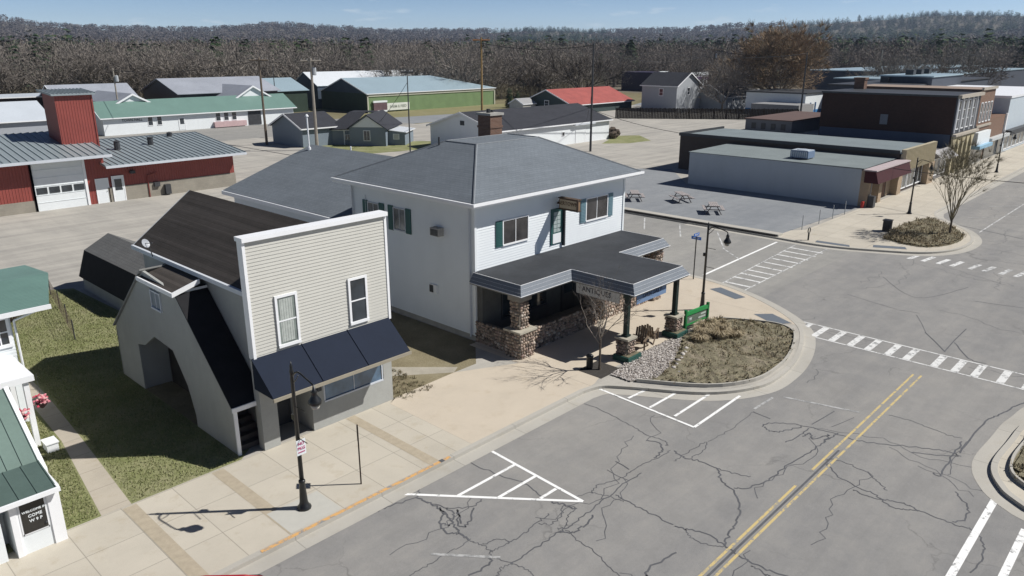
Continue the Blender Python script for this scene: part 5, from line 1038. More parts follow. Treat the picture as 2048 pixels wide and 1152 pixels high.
# long white building with green roof
G1, r1 = gabled('green_roofed_hall', 'long white building with a sea-green metal roof behind the fire station', 'building', 44.5, 131, 78.6, 139, 2.85, 5.0, 'x', WHITE, GRNM, .5)
for x, w_ in ((51.5, .9), (53.0, .9), (63.2, 1.0), (64.7, 1.0), (66.2, 1.0)): win(G1, (x, 131, 1.1), UX, w_ * .8, 1.3, -UY, .07, 2, 1)
door(G1, (56.6, 131, 0), UX, 1, 2.1, -UY, WHITE, glassed=True)
M().box(69.3, 130.9, 0, 71.8, 131.02, 2.6).obj('dark_entry', DARK, G1)
M().box(62.6, 130.4, .0, 68.6, 131, .9).obj('planter_bench', plain('pinkish', (.5, .36, .36), .7), G1)
letters('TOWN HALL', .55, (49.0, 130.97, 2.1), UX, -UY, plain('sign_ink', (.06, .06, .07), .7), G1, bold=.01)
for x0, x1, z in ((48.3, 53.4, 6.1), (69.2, 75.9, 6.7)):
    m = M(); c = (x0 + x1) / 2; m.hull([(x0, 134.6, 4.6), (x1, 134.6, 4.6), (c, 134.6, z - .1)], [(x0, 135, 4.6), (x1, 135, 4.6), (c, 135, z - .1)]); gm = m.obj('cross_gable', WHITE, G1)
    m = M(); m.slab([(x0 - .4, 134.3, 4.6), (c, 134.3, z), (c, 150, z), (x0 - .4, 150, 4.6)], .1); m.slab([(c, 134.3, z), (x1 + .4, 134.3, 4.6), (x1 + .4, 150, 4.6), (c, 150, z)], .1); m.obj('gable_roof', GREYR, gm)
    m = M()
    for a, b, za, zb in ((x0 - .45, c, 4.55, z + .02), (c, x1 + .45, z + .02, 4.55)): m.hull([(a, 134.2, za - .3), (b, 134.2, zb - .3), (b, 134.2, zb), (a, 134.2, za)], [(a, 134.3, za - .3), (b, 134.3, zb - .3), (b, 134.3, zb), (a, 134.3, za)])
    m.obj('barge_board', TRIMW, gm)
gabled('barn', 'green metal barn with pale blue roof and a painted sign board', 'barn', 101, 138, 140.2, 155.5, 4.0, 7.0, 'x', GBARN, PALEM, .3, 14)
B1 = [o for o in bpy.data.objects if o.name == 'barn'][0]
M().box(101.02 - .05, 137.85, 3.3, 140.2, 138.0, 3.75).box(100.9, 137.85, -.1, 101.2, 138, 3.75).box(140, 137.85, -.1, 140.3, 138, 3.75).obj('pale_trim', plain('cream_trim', (.5, .5, .4), .6), B1)
m = M(); m.hull([(100.9, 137.9, 4.0), (100.9, 146.7, 6.95), (100.9, 155.6, 4.0)], [(100.98, 137.9, 4.0), (100.98, 146.7, 6.95), (100.98, 155.6, 4.0)]); m.obj('gable_panel', DBARN, B1); M().box(100.9, 138, -.1, 100.98, 155.5, 4.0).obj('end_wall', DGREEN, B1)
sb = M().box(102.3, 137.55, .3, 105.9, 137.8, 2.0).obj('dark_board', plain('board_dark', (.13, .08, .09), .7, .3, 1), B1); M().box(102.2, 137.5, 2.0, 106, 137.85, 2.4).box(102.3, 137.5, .0, 105.9, 137.6, .35).obj('board_trim', WHITE, sb)
sb = M().box(106.0, 137.6, .2, 112.3, 137.8, 1.75).obj('white_board', plain('board_white', (.66, .68, .62), .7, .08, 2), B1); letters('FARM & FEED', .8, (109.1, 137.57, 1.0), UX, -UY, plain('board_ink', (.3, .33, .28), .7), sb, bold=.01)
gabled('barn', 'slate-sided barn with a brilliant white metal roof behind the green barn', 'barn', 101, 157, 141, 167.5, 5.2, 8.0, 'x', DBARN, BRIGHTM, .3, 8, fasc=False)
gabled('long_barn', 'dark low barn with a pale blue-grey roof left of the white-roofed barn', 'barn', 78.5, 152, 95, 166, 4.6, 7.0, 'x', DGREEN, PALEM, .4, fasc=False)
gabled('long_barn', 'long dark barn with a weathered lavender-grey roof behind the green-roofed hall', 'barn', 62, 142, 82, 158, 5.4, 7.8, 'x', DARK, GREYR, .5, fasc=False)
gabled('outbuilding', 'maroon-sided house with grey roof behind the hose tower', 'house', 44.5, 150, 57.5, 160, 4.6, 7.0, 'x', MARN, GREYR, .5)
gabled('outbuilding', 'pale grey metal building with white roof at the far left edge', 'building', 15, 128, 36.2, 140, 3.3, 5.6, 'x', plain('grey_siding', (.36, .38, .41), .6, .05), BRIGHTM if 0 else plain('light_metal_roof', (.5, .54, .58), .4, .06, .3), .4)
gabled('outbuilding', 'dark flat shed with a bright roof edge behind the far left grey building', 'shed', 22, 158, 46.5, 170, 5.0, 5.3, 'x', plain('brown_shed', (.04, .03, .03), .8), plain('light_metal_roof', (.5, .5, .5)), .3)
# blue-grey house set at an angle
BH = thing('blue_grey_house', 'blue-grey cottage with dark roof and a white gable, set at an angle', 'house', (63.2, 91.0, 0), rz=R(-52)); BG_ = plain('blue_grey_siding', (.19, .23, .27), .65, .05)
m = M(); m.box(0, 0, -.1, 5.2, 8, 2.6); m.hull([(0, 0, 2.6), (5.2, 0, 2.6), (2.6, 0, 4.3)], [(0, .05, 2.6), (5.2, .05, 2.6), (2.6, .05, 4.3)]); m.box(-3.6, 1.2, -.1, 0, 8.5, 2.2); m.box(5.2, 1.5, -.1, 7.6, 7, 1.9); m.obj('wall', BG_, BH, local=True)
m = M(); m.slab([(-.35, -.4, 2.4), (2.6, -.4, 4.4), (2.6, 9, 4.4), (-.35, 9, 2.4)], .1); m.slab([(2.6, -.4, 4.4), (5.55, -.4, 2.4), (5.55, 9, 2.4), (2.6, 9, 4.4)], .1); m.slab([(-3.9, .8, 2.15), (-.2, .8, 2.3), (1.2, 4.5, 4.4), (-1.2, 4.6, 4.4)], .1); m.slab([(-3.9, .8, 2.15), (-1.2, 4.6, 4.4), (-1.2, 7, 4.4), (-3.9, 9.4, 2.15)], .1); m.slab([(-1.2, 4.6, 4.4), (2.4, 4.6, 4.4), (2.4, 7, 4.4), (-1.2, 7, 4.4)], .1)
m.obj('roof', SH_DARK, BH, local=True); m = M(); m.slab([(5.3, 1.2, 2.15), (7.9, 1.2, 1.85), (7.9, 7.3, 1.85), (5.3, 7.3, 2.15)], .1); m.obj('side_roof', BRIGHTM, BH, local=True)
m = M(); m.hull([(.35, -.03, 2.62), (4.85, -.03, 2.62), (2.6, -.03, 4.1)], [(.35, 0, 2.62), (4.85, 0, 2.62), (2.6, 0, 4.1)]); m.obj('gable_panel', WHITE, BH, local=True)
m = M(); m.box(-3.7, 1.1, 2.0, 0, 1.2, 2.2); m.box(-3.7, 1.1, 0, -3.5, 1.2, 2.0); m.box(-.3, 1.08, 0, -.1, 1.2, 2.0); m.box(-1.2, 1.08, 0, -1.05, 1.2, 2.0); m.obj('porch_trim', WHITE, BH, local=True)
for x, z, w_, h in ((2.1, .8, .8, 1.3),): m = M(); m.box(x - .1, -.06, z - .1, x + w_ + .1, 0, z + h + .1); f = m.obj('window', WHITE, BH, local=True); M().box(x, -.08, z, x + w_ / 2 - .03, -.055, z + h).box(x + w_ / 2 + .03, -.08, z, x + w_, -.055, z + h).obj('pane', GLS, f, local=True)
for x in (-.95, -.6): m = M(); m.box(x, 1.04, .7, x + .3, 1.1, 1.5); f = m.obj('window', WHITE, BH, local=True); M().box(x + .05, 1.02, .75, x + .25, 1.045, 1.45).obj('pane', GLS, f, local=True)
m = M(); m.box(5.9, 1.44, .8, 6.8, 1.5, 1.6); f = m.obj('window', WHITE, BH, local=True); M().box(6.0, 1.42, .88, 6.7, 1.445, 1.52).obj('pane', plain('blind_pane', (.5, .52, .5), .3), f, local=True)
gabled('outbuilding', 'small grey hip house left of the angled blue-grey cottage', 'house', 57.5, 94, 63.5, 102, 2.7, 4.4, 'x', BG_, SH_DARK, .4)
# long white building with dark roof behind the hotel
WB, r2 = gabled('white_longhouse', 'long white building with a charcoal roof beyond the brick chimney', 'building', 71, 69.6, 95.6, 82.6, 3.0, 5.0, 'x', WSIDE, SH_DARK, .4)
door(WB, (87.5, 69.6, 0), UX, 2.2, 2.5, -UY, WHITE, name='garage_door'); M().box(86.8, 69.1, 2.6, 91.6, 69.6, 2.85).obj('canopy', SOFFIT, WB); win(WB, (84.4, 69.6, 1.3), UX, .5, .5, -UY, .05, 1, 1)
M().box(70.95, 75.6, 3.3, 71.0, 76.4, 3.9).obj('gable_vent', DARK, WB)
q = random.Random(4); o = M()
for k in range(9): o.blob((96.6 + q.uniform(-.5, .5), 69.6 + q.uniform(-.6, .6), .5 + q.uniform(-.3, .9)), .6, .5, .5, k, 7, 5, .3)
tag(o.obj('brush_pile', plain('brush', (.09, .07, .055), .95, .4, 5)), 'dark brown brush heap at the corner of the long white building', 'brush heap')
# red roofed building
RB, _ = gabled('red_roofed_house', 'house with a faded red metal roof behind the long white building', 'house', 128, 103, 150, 117, 2.0, 4.8, 'x', plain('green_grey_siding', (.05, .07, .07), .7), plain('faded_red_metal', (.34, .09, .075), .6, .2, .6), .5)
win(RB, (128, 109.5, 1.2), UY, 1.1, 1.3, -UX, .1, 2, 1)
gabled('outbuilding', 'small cream outbuilding at the left gable of the red-roofed house', 'outbuilding', 122.5, 112, 126.5, 116, 2.0, 3.0, 'x', plain('cream_wall', (.5, .48, .42), .7), plain('shed_grey_roof', (.3, .3, .3)), .2)
# far street: purple store, white houses
PS = thing('purple_store', 'distant dark purple storefront with white window bays', 'store', (220, 146, 0)); m = M(); m.box(220.5, 141, -.1, 232, 156, 5.9); m.obj('wall', plain('purple_dark', (.035, .028, .06), .6, .1), PS)
M().box(220.3, 140.8, 5.9, 226, 141.2, 6.3).obj('cornice', WHITE, PS); M().box(228, 140.8, 4.6, 252, 141.1, 5.6).obj('cornice', WHITE, PS); M().box(232, 141, -.1, 252, 152, 4.6).obj('annex_wall', plain('white_wall', (.6, .6, .6)), PS); M().box(228, 140.7, 3.2, 252, 140.95, 3.9).obj('purple_band', plain('purple_band', (.14, .06, .2), .6), PS)
for k in range(8): win(PS, (232.6 + k * 2.4, 141, .5), UX, 1.6, 2.5, -UY, .15, 1, 2)
win(PS, (227.2, 141, .8), UX, 2.6, 2.2, -UY, .2, 1, 3)
HG = plain('shaded_grey_siding', (.36, .38, .4), .7, .05)
WH, _ = gabled('grey_house', 'tall pale grey gabled house left of the white-gabled cottage', 'house', 148, 90, 158, 99, 5.6, 8.2, 'y', HG, SH_DARK, .4)
win(WH, (148, 93.5, 3.4), UY, .9, 1.4, -UX, .1, 2, 1); win(WH, (152.4, 90, 3.6), UX, .9, 1.4, -UY, .1, 2, 1)
WC, _ = gabled('white_gabled_cottage', 'cottage with dark roof and bright white street gable', 'cottage', 159, 84, 172.5, 92.5, 3.1, 5.6, 'x', HG, SH_DARK, .4)
win(WC, (162, 84, 1.2), UX, .9, 1.3, -UY, .1, 2, 1); win(WC, (167, 84, 1.2), UX, .9, 1.3, -UY, .1, 2, 1)
a = thing('x', '', ''); bpy.data.objects.remove(a)
fw_ = thing('board_fence', 'long dark board fence in front of the distant houses', 'fence', (126, 90, 0)); a, b = Vector((126, 90.3, -.1)), Vector((147.6, 62.2, -.1)); u = (b - a).normalized(); n_ = Vector((-u.y, u.x, 0)) * -1
m = M(); Lf = (b - a).length
for k in range(int(Lf / .3)): ob(m, a, u, n_, k * .3, k * .3 + .27, 0, 2.1 + .04 * (k % 3), 0, .06)
m.obj('boards', plain('fence_dark', (.035, .028, .022), .9, .3, 1), fw_)
m = M()
for k in range(0, int(Lf / 2.4)): ob(m, a, u, n_, k * 2.4, k * 2.4 + .12, 0, 2.25, -.12, 0)
m.obj('posts', plain('fence_dark', (0, 0, 0)), fw_)
BB = thing('blue_white_building', 'white flat building with a blue base stripe before the autumn-coloured tree', 'building', (156, 65, 0))
M().box(156.5, 65, 1.1, 171, 78, 4.4).obj('wall', WHITE, BB); M().box(156.45, 64.95, -.1, 171.05, 78, 1.1).obj('blue_base', plain('blue_base', (.05, .2, .42), .6), BB); M().box(156.2, 64.7, 4.4, 171.3, 78.3, 4.65).obj('roof', DARK, BB)
for x in (159, 161.5): M().box(x, 64.9, .6, x + .5, 65, 2.6).obj('window', plain('blue_window', (.05, .1, .2), .3), BB)
M().box(149, 63, -.1, 156.2, 73, 2.6).obj('side_wall', plain('grey_shaded_wall', (.25, .25, .25), .8), BB)
LS = thing('low_shed', 'low grey flat-roofed shed in front of the big brick building', 'shed', (121, 52, 0)); M().box(121, 52, -.1, 141, 60, 2.0).obj('wall', plain('slate_wall', (.14, .15, .17), .8, .08), LS); M().box(120.8, 51.8, 2.0, 141.2, 60.2, 2.15).obj('roof', plain('roof_rust', (.12, .08, .07), .8, .2, .5), LS)
for k in range(4): M().box(120.96, 53 + k * 1.7, .5, 121.0, 53.8 + k * 1.7, 1.5).obj('window', DARK, LS)
# ================================================================= main street storefronts (right)
FR = -UY
WP = thing('grey_parlour', 'low building with a long plain blue-grey side wall and a maroon street awning', 'shop', (68, 21.8, 0))
m = M(); m.box(68, 22.6, -.05, 76.3, 39.4, 3.12); m.hull([(68, 39.4, 3.12), (76.3, 39.4, 3.12), (76.3, 22.6, 3.12), (68, 22.6, 3.12)][::-1], [(68, 39.4, 3.2), (76.3, 39.4, 3.3), (76.3, 22.6, 3.3), (68, 22.6, 3.2)][::-1])
m.obj('side_wall', plain('pale_blue_grey_wall', (.41, .45, .49), .8, .03, .4, grime=.18), WP)
M().slab([(67.9, 22.4, 3.3), (76.3, 22.4, 3.36), (76.3, 39.5, 3.36), (67.9, 39.5, 3.26)], .05).obj('roof', plain('grey_green_roof', (.2, .23, .23), .8, .12, .4, grime=.3), WP)
M().box(68, 21.85, -.05, 68.5, 22.6, 3.1).box(75.8, 21.85, -.05, 76.3, 22.6, 3.1).box(70.7, 21.85, -.05, 71.5, 22.6, 2.4).box(68.5, 22.5, -.05, 75.8, 22.6, 3.1).obj('front_wall', BRICKT, WP)
aw = M(); aw.hull([(67.6, 21.0, 2.15), (76.4, 21.0, 2.15), (76.4, 22.2, 2.15), (67.6, 22.2, 2.15)], [(67.6, 21.3, 3.15), (76.4, 21.3, 3.15), (76.4, 22.2, 3.2), (67.6, 22.2, 3.2)]); aw = aw.obj('awning', plain('maroon_awning', (.05, .011, .014), .8, .1), WP)
M().box(67.5, 21.22, 3.17, 76.5, 22.3, 3.27).obj('awning_cap', plain('pinkish_cap', (.45, .38, .38), .7), aw)
door(WP, (71.7, 22.5, 0), UX, 2.6, 2.2, FR, plain('brown_door', (.14, .07, .04), .6), fm=DARK, label='wide brown double door'); win(WP, (68.7, 22.5, .7), UX, 1.9, 1.4, FR, .06, 1, 2)
M().box(67.95, 21.3, 0, 68.5, 21.8, 1.0).obj('cabinet', DARK, WP); M().box(67.3, 21.9, .0, 67.6, 22.1, .55).obj('red_standpipe', plain('hydrant_red', (.4, .04, .03), .5), WP)
ac = thing('rooftop_unit', 'blue-grey rooftop air unit on the parlour roof', 'air conditioner', (70.4, 28.9, 3.3)); M().box(69.7, 28.1, 3.42, 71.2, 29.8, 4.05).obj('casing', plain('unit_blue', (.16, .22, .32), .5, .1), ac); M().box(69.75, 28.15, 4.05, 71.15, 29.75, 4.12).lathe((70.45, 28.95, 4.1), [(.5, 0), (.5, .06)], 14).obj('fan_cover', plain('unit_light', (.45, .5, .55), .5), ac)
m = M(); [m.box(69.66, 28.2 + .2 * k, 3.5, 69.7, 28.32 + .2 * k, 4.0) for k in range(8)]; m.obj('louvres', plain('unit_light', (0, 0, 0)), ac); M().box(69.8, 28.2, 3.28, 71.1, 29.7, 3.42).obj('curb', DARK, ac)
LB = thing('ribbed_front_store', 'long flat store with a tan ribbed street fascia and dark brown side wall', 'store', (76.4, 21.8, 0))
M().box(76.35, 22.2, -.05, 86.3, 45.6, 3.75).obj('side_wall', plain('dark_brown_block', (.075, .06, .052), .9, .12, .5), LB)
M().box(76.3, 22.0, 3.75, 86.3, 45.7, 3.85).obj('roof', plain('grey_blue_roof', (.19, .225, .235), .8, .12, .3, grime=.3), LB); M().box(76.3, 45.5, 3.85, 86.3, 45.7, 4.1).box(76.2, 22.2, 3.75, 76.35, 45.7, 4.08).obj('parapet', DARK, LB)
m = M(); m.box(76.4, 21.75, 2.15, 86.3, 22.1, 4.15); [m.box(76.5 + k * .36, 21.66, 2.15, 76.62 + k * .36, 21.75, 4.15) for k in range(27)]; m.obj('ribbed_fascia', plain('tan_ribs', (.42, .37, .26), .7, .08), LB)
for k in range(3): win(LB, (77.2 + k * 2.4, 22.2, .35), UX, 2.0, 1.75, FR, .08, 1, 2)
M().box(84.2, 21.6, 0, 86.2, 22.2, 2.15).obj('stone_pier', BRICKT, LB); M().box(76.4, 21.9, -.05, 77.1, 22.2, 2.15).obj('pier', BRICKT, LB)
GS = thing('grey_awning_store', 'narrow low store with a mottled grey street awning', 'store', (86.4, 21.8, 0)); M().box(86.35, 22, -.05, 91.9, 38, 2.9).obj('wall', plain('mauve_grey', (.2, .19, .19), .8, .15), GS)
M().slab([(86.4, 20.9, 2.3), (91.8, 20.9, 2.3), (91.8, 22, 3.1), (86.4, 22, 3.1)], .08).obj('awning', plain('mottled_awning', (.33, .32, .32), .8, .3, 3), GS); win(GS, (87, 22, .5), UX, 1.9, 1.6, FR, .08, 1, 2); win(GS, (89.5, 22, .5), UX, 1.9, 1.6, FR, .08, 1, 2)
BK = thing('brick_block', 'tall dark red brick block with white-trimmed bay windows and tan arcade', 'building', (92, 21.8, 0))
m = M(); m.box(92, 22.0, 4.6, 101.4, 36.2, 8.2); m.box(92.05, 22.0, -.05, 101.4, 36.2, 4.6); m.obj('side_wall', BRICKD, BK)
M().box(91.96, 22.05, -.05, 92.05, 36.1, 4.3).obj('painted_base', plain('slate_blue_paint', (.075, .095, .14), .8, .12, .4), BK)
M().box(91.93, 28.6, 5.0, 92.0, 29.4, 6.1).obj('side_window', plain('grey_boarded', (.2, .21, .23), .7), BK)
M().box(91.9, 21.9, 8.2, 101.5, 36.3, 8.4).obj('roof_coping', DARK, BK)
M().box(92.0, 21.85, 4.2, 101.4, 22.0, 8.3).obj('front_wall', plain('charcoal_front', (.06, .065, .075), .7, .1), BK)
for k, x in enumerate((92.6, 94.6, 96.5, 98.5)):
    win(BK, (x + .1, 21.85, 4.9), UX, .8, 2.9, FR, .08, 3, 1, label=None)
m = M()
for x in (92.05, 94.0, 95.9, 97.9, 99.9): m.box(x, 21.72, 4.5, x + .12, 21.85, 8.3)
m.obj('pilaster', TRIMW, BK); M().box(91.9, 21.5, 8.1, 101.5, 21.86, 8.45).box(91.9, 21.45, 4.1, 101.5, 21.86, 4.35).obj('cornice', plain('cornice_tan', (.4, .36, .3), .8), BK)
for k in range(5):
    x = 92.3 + k * 1.85; o = M().box(x, 21.65, 0, x + .45, 22, 3.0); o.hull([(x, 21.65, 3.0), (x + .45, 21.65, 3.0), (x + 1.0, 21.65, 3.9), (x - .5, 21.65, 3.9)], [(x, 21.85, 3.0), (x + .45, 21.85, 3.0), (x + 1.0, 21.85, 3.9), (x - .5, 21.85, 3.9)]); o.obj('arcade_pier', plain('arcade_tan', (.42, .37, .24), .8, .08), BK)
M().box(92, 21.7, 3.88, 101.4, 21.9, 4.15).obj('arcade_band', plain('arcade_tan', (0, 0, 0)), BK); M().box(92.1, 21.95, 0, 101.3, 22.0, 4.0).obj('shopfront_glass', GLS, BK)
cb = M().box(100.0, 34.4, 8.0, 101.0, 35.6, 9.5).box(99.9, 34.3, 9.5, 101.1, 35.7, 9.75).obj('x', BRICKC, BK); cb.name = 'chimney'
B2 = thing('warm_brick_store', 'tan-red brick two-storey store right of the white-trimmed brick block', 'building', (101.6, 21.8, 0)); M().box(101.55, 21.85, 3.9, 108.2, 36, 8.7).box(101.55, 22.2, -.05, 108.2, 36, 3.9).obj('wall', BRICKR, B2)
for k in range(4): win(B2, (102.3 + k * 1.5, 21.85, 5.0), UX, .7, 2.1, FR, .1, 2, 1)
M().box(101.5, 21.7, 4.35, 108.2, 21.85, 4.6).box(101.5, 21.65, 8.6, 108.3, 21.86, 8.9).obj('cornice', plain('cornice_tan', (0, 0, 0)), B2); M().box(101.8, 21.5, 2.3, 107.8, 22.2, 3.8).obj('white_fascia', WHITE, B2); M().box(101.8, 21.1, 1.9, 108, 22.2, 2.3).obj('blue_awning', plain('light_blue_awning', (.25, .42, .55), .6), B2); M().box(102, 22.1, 0, 108, 22.2, 2).obj('shopfront_glass', GLS, B2)
B3 = thing('low_brick_store', 'one-storey orange brick store with pale awning far along the street', 'building', (108.3, 21.8, 0)); M().box(108.3, 21.9, 2.6, 118, 36, 5.0).box(108.3, 22.2, -.05, 118, 36, 2.6).obj('wall', BRICKR, B3); M().box(108.4, 21.3, 2.3, 118, 21.9, 2.65).obj('awning', plain('pale_awning', (.5, .52, .52), .6), B3); M().box(109, 22.1, 0, 117.5, 22.2, 2.3).obj('shopfront_glass', GLS, B3); M().box(116.4, 21.7, 0, 116.9, 21.9, 5.2).obj('white_pilaster', TRIMW, B3)
B4 = thing('pale_tall_store', 'tall pale blue-white store at the right edge of the row', 'building', (118.2, 21.8, 0)); M().box(118.2, 22, -.05, 150, 40, 7.0).obj('wall', plain('pale_blue_wall', (.5, .56, .6), .6, .06), B4); M().box(118.1, 21.9, 7.0, 150, 40.1, 7.3).obj('coping', TRIMW, B4); M().box(118.2, 21.2, 2.3, 150, 22, 2.9).obj('awning', DARK, B4)
for k in range(12): win(B4, (119 + k * 2.5, 22, .4), UX, 1.9, 1.8, FR, .1, 1, 2)
for k, (x0, y0, x1, y1, z, mt, lb) in enumerate(((124, 37, 175, 48, 7.7, DARK, 'dark flat-roofed rear block behind the brick storefronts'), (168, 52, 300, 64, 7.2, PALEM, 'long pale blue flat roof beyond the storefronts'), (214, 70, 360, 90, 7.6, PALEM, 'farthest long pale roof near the tree line at right'), (135, 36.2, 152, 44, 8.9, PALEM, 'small light rooftop block above the brick storefronts'))):
    t = thing('flat_roofed_block', lb, 'building', (x0, y0, 0), 'flat roofs behind the main street'); M().box(x0, y0, -.1, x1, y1, z).obj('wall', plain('block_dark_wall', (.06, .07, .09), .8, .1), t); M().box(x0 - .2, y0 - .2, z, x1 + .2, y1 + .2, z + .2).obj('roof', mt, t)
    for j in range(3): M().box(x0 + (x1 - x0) * (.2 + .25 * j), (y0 + y1) / 2, z + .2, x0 + (x1 - x0) * (.2 + .25 * j) + 1.4, (y0 + y1) / 2 + 1.2, z + 1.0).obj('roof_unit', DARK, t)
# ================================================================= utility poles and wires
def pole(x, y, h, lb, arm=0, mat=WOODP, r=.16, az=0, tr=False, amat=None):
    t = thing('utility_pole', lb, 'utility pole', (x, y, 0), 'utility poles'); M().tube((x, y, -.2), (x, y, h), r, r * .6, 8).obj('pole', mat, t)
    if arm:
        c, s = math.cos(R(az)), math.sin(R(az)); M().tube((x - c * arm, y - s * arm, h - .35), (x + c * arm, y + s * arm, h - .35), .11, None, 5).obj('cross_arm', amat or mat, t); m = M()
        for k in (-.9, -.35, .35, .9): m.tube((x + c * arm * k, y + s * arm * k, h - .3), (x + c * arm * k, y + s * arm * k, h - .05), .05, .03, 5)
        m.obj('insulators', plain('insulator', (.3, .3, .3), .3), t)
    if tr: M().lathe((x + .35, y - .1, h - 2.2), [(.28, 0), (.3, .1), (.3, .9), (.2, 1.0)], 8).obj('transformer', plain('transformer_grey', (.4, .42, .44), .4), t)
    return t
LW = plain('light_pole_wood', (.3, .27, .23), .85, .2, 3)
pole(55.7, 100.7, 12.0, 'wooden utility pole with cross-arm right of the green roof end', 1.3, WOODP, .2, -43); pole(57.4, 90.4, 12.0, 'pale wooden pole with cross-arm rising behind the hotel rear wing', 1.3, LW, .24, -43, True)
pole(49.0, 136, 10.2, 'pale pole carrying a transformer before the green-roofed hall', 0, LW, .17, 0, True); pole(65.1, 80.0, 10.6, 'slim dark pole standing in front of the green barn', .8, DARK, .1, -43); pole(81.7, 62.4, 13.8, 'dark pole rising behind the hotel roof ridge', 0, DARK, .16)
pole(84.5, 85.9, 14.8, 'tall yellowish pole with orange cross-arm behind the brick chimney', 1.3, WOODY, .2, -47, False, plain('orange_arm', (.42, .2, .08), .8)); pole(147.7, 62, 12.6, 'dark pole in front of the rust-coloured bare tree', 0, DARK, .2)
pole(166, 91.5, 13.4, 'distant pole with cross-arm left of the rust-coloured tree', 2.0, WOODP, .25, -47, True); pole(187, 110, 13.6, 'thin distant pole with a small top arm above the grey house', .9, WOODP, .18, -47); pole(70.5, 246, 12.2, 'far pole against the woods at the left', 0, LW, .25); pole(86, 150, 9.5, 'thin pole before the white-roofed barn', 0, DARK, .12)
pole(235, 70, 12, 'far pale pole above the flat roofs at right', 0, LW, .25); pole(250, 82, 13, 'tallest pale pole above the flat roofs at right', 0, LW, .25)
WIRE = plain('wire_black', (.02, .02, .02), .6)
def wire(a, b, sag, r=.018, lb='thin sagging overhead wire'):
    P = [(a[0] + (b[0] - a[0]) * s, a[1] + (b[1] - a[1]) * s, a[2] + (b[2] - a[2]) * s - sag * 4 * s * (1 - s)) for s in [i / 12 for i in range(13)]]
    tag(M().path(P, r * 1.5, None, 4).obj('overhead_wire', WIRE), lb, 'wire', 'overhead wires')
wire((84.5, 85.9, 14.0), (81.7, 62.4, 13.6), .7, .03, 'overhead wire from the yellowish pole to the dark pole behind the hotel'); wire((81.7, 62.4, 13.6), (147.7, 62, 12.4), 1.2, .03, 'overhead wire running right from the dark pole behind the hotel')
wire((72, 21.7, 3.0), (0.5, -1, 13.2) if 0 else (77.5, 4, 0.4) if 0 else (60, -14, 6.6), .9, .02, 'thin black cable crossing the street beside the corner tree')
wire((81.7, 62.4, 5.5), (76.4, 45.6, 4.0), .3, .02, 'low cable from the dark pole to the brown flat store')
wire((57.4, 90.4, 11.4), (65.1, 80.0, 10.2), .3, .02, 'wire from the pale cross-arm pole to the slim dark pole before the green barn')
wire((65.1, 80.0, 10.2), (84.5, 85.9, 14.0), .5, .02, 'wire from the slim dark pole up to the yellowish pole')
wire((49.0, 136, 9.8), (55.7, 100.7, 11.6), .8, .025, 'wire from the transformer pole by the green-roofed hall to the cross-arm pole')
wire((147.7, 62, 12.2), (166, 91.5, 13.0), .8, .03, 'wire from the dark pole by the rust-coloured tree to the distant cross-arm pole')
wire((81.7, 62.4, 12.9), (166, 91.5, 12.6), 1.8, .025, 'lower long wire running right behind the spreading tree')
wire((65.1, 80.0, 9.0), (67.5, 89.5, 3.2), .2, .018, 'service drop from the slim dark pole to the angled cottage')
wire((81.7, 62.4, 8.0), (90, 69.6, 3.1), .2, .018, 'service drop from the dark pole to the long white building')
wire((55.7, 100.7, 11.6), (57.4, 90.4, 11.6), .3, .02, 'wire between the two cross-arm poles at the left')
# ================================================================= trees
TW = tinted('twigs', [(0, (.1, .088, .075)), (.35, (.155, .136, .118)), (.65, (.2, .177, .156)), (1, (.25, .225, .195))], .95, .4, .25)
TWO = tinted('rusty_twigs', [(0, (.15, .12, .085)), (.5, (.26, .2, .135)), (1, (.38, .26, .155))], .95, .3, .3)
NEEDLE = tinted('needles', [(0, (.014, .024, .012)), (.4, (.028, .052, .022)), (1, (.065, .1, .042))], .9, .5, .3)
def grow(m, p, d, ln, r, lev, q, spread, minr, droop=0, sides=4, out=None):
    segs = 3; pts = [p]
    for i in range(segs):
        d = (d + Vector((q.uniform(-1, 1), q.uniform(-1, 1), q.uniform(-.5, .7) - droop)) * .16).normalized(); p = p + d * ln / segs; pts.append(p)
    m.path([tuple(x) for x in pts], r, r * .62, sides if lev > 1 else 3)
    if lev == 0:
        if out is not None: out.append((p, d))
        return
    for k in range(q.randint(2, 3) if lev > 1 else 3):
        a = pts[q.choice([1, 2, 3])] if k else pts[3]
        nd = (d + Vector((q.uniform(-1, 1), q.uniform(-1, 1), q.uniform(-.35, .8) - droop)) * spread).normalized()
        grow(m, a, nd, ln * q.uniform(.6, .85), max(minr, r * .55), lev - 1, q, spread, minr, droop, sides, out)
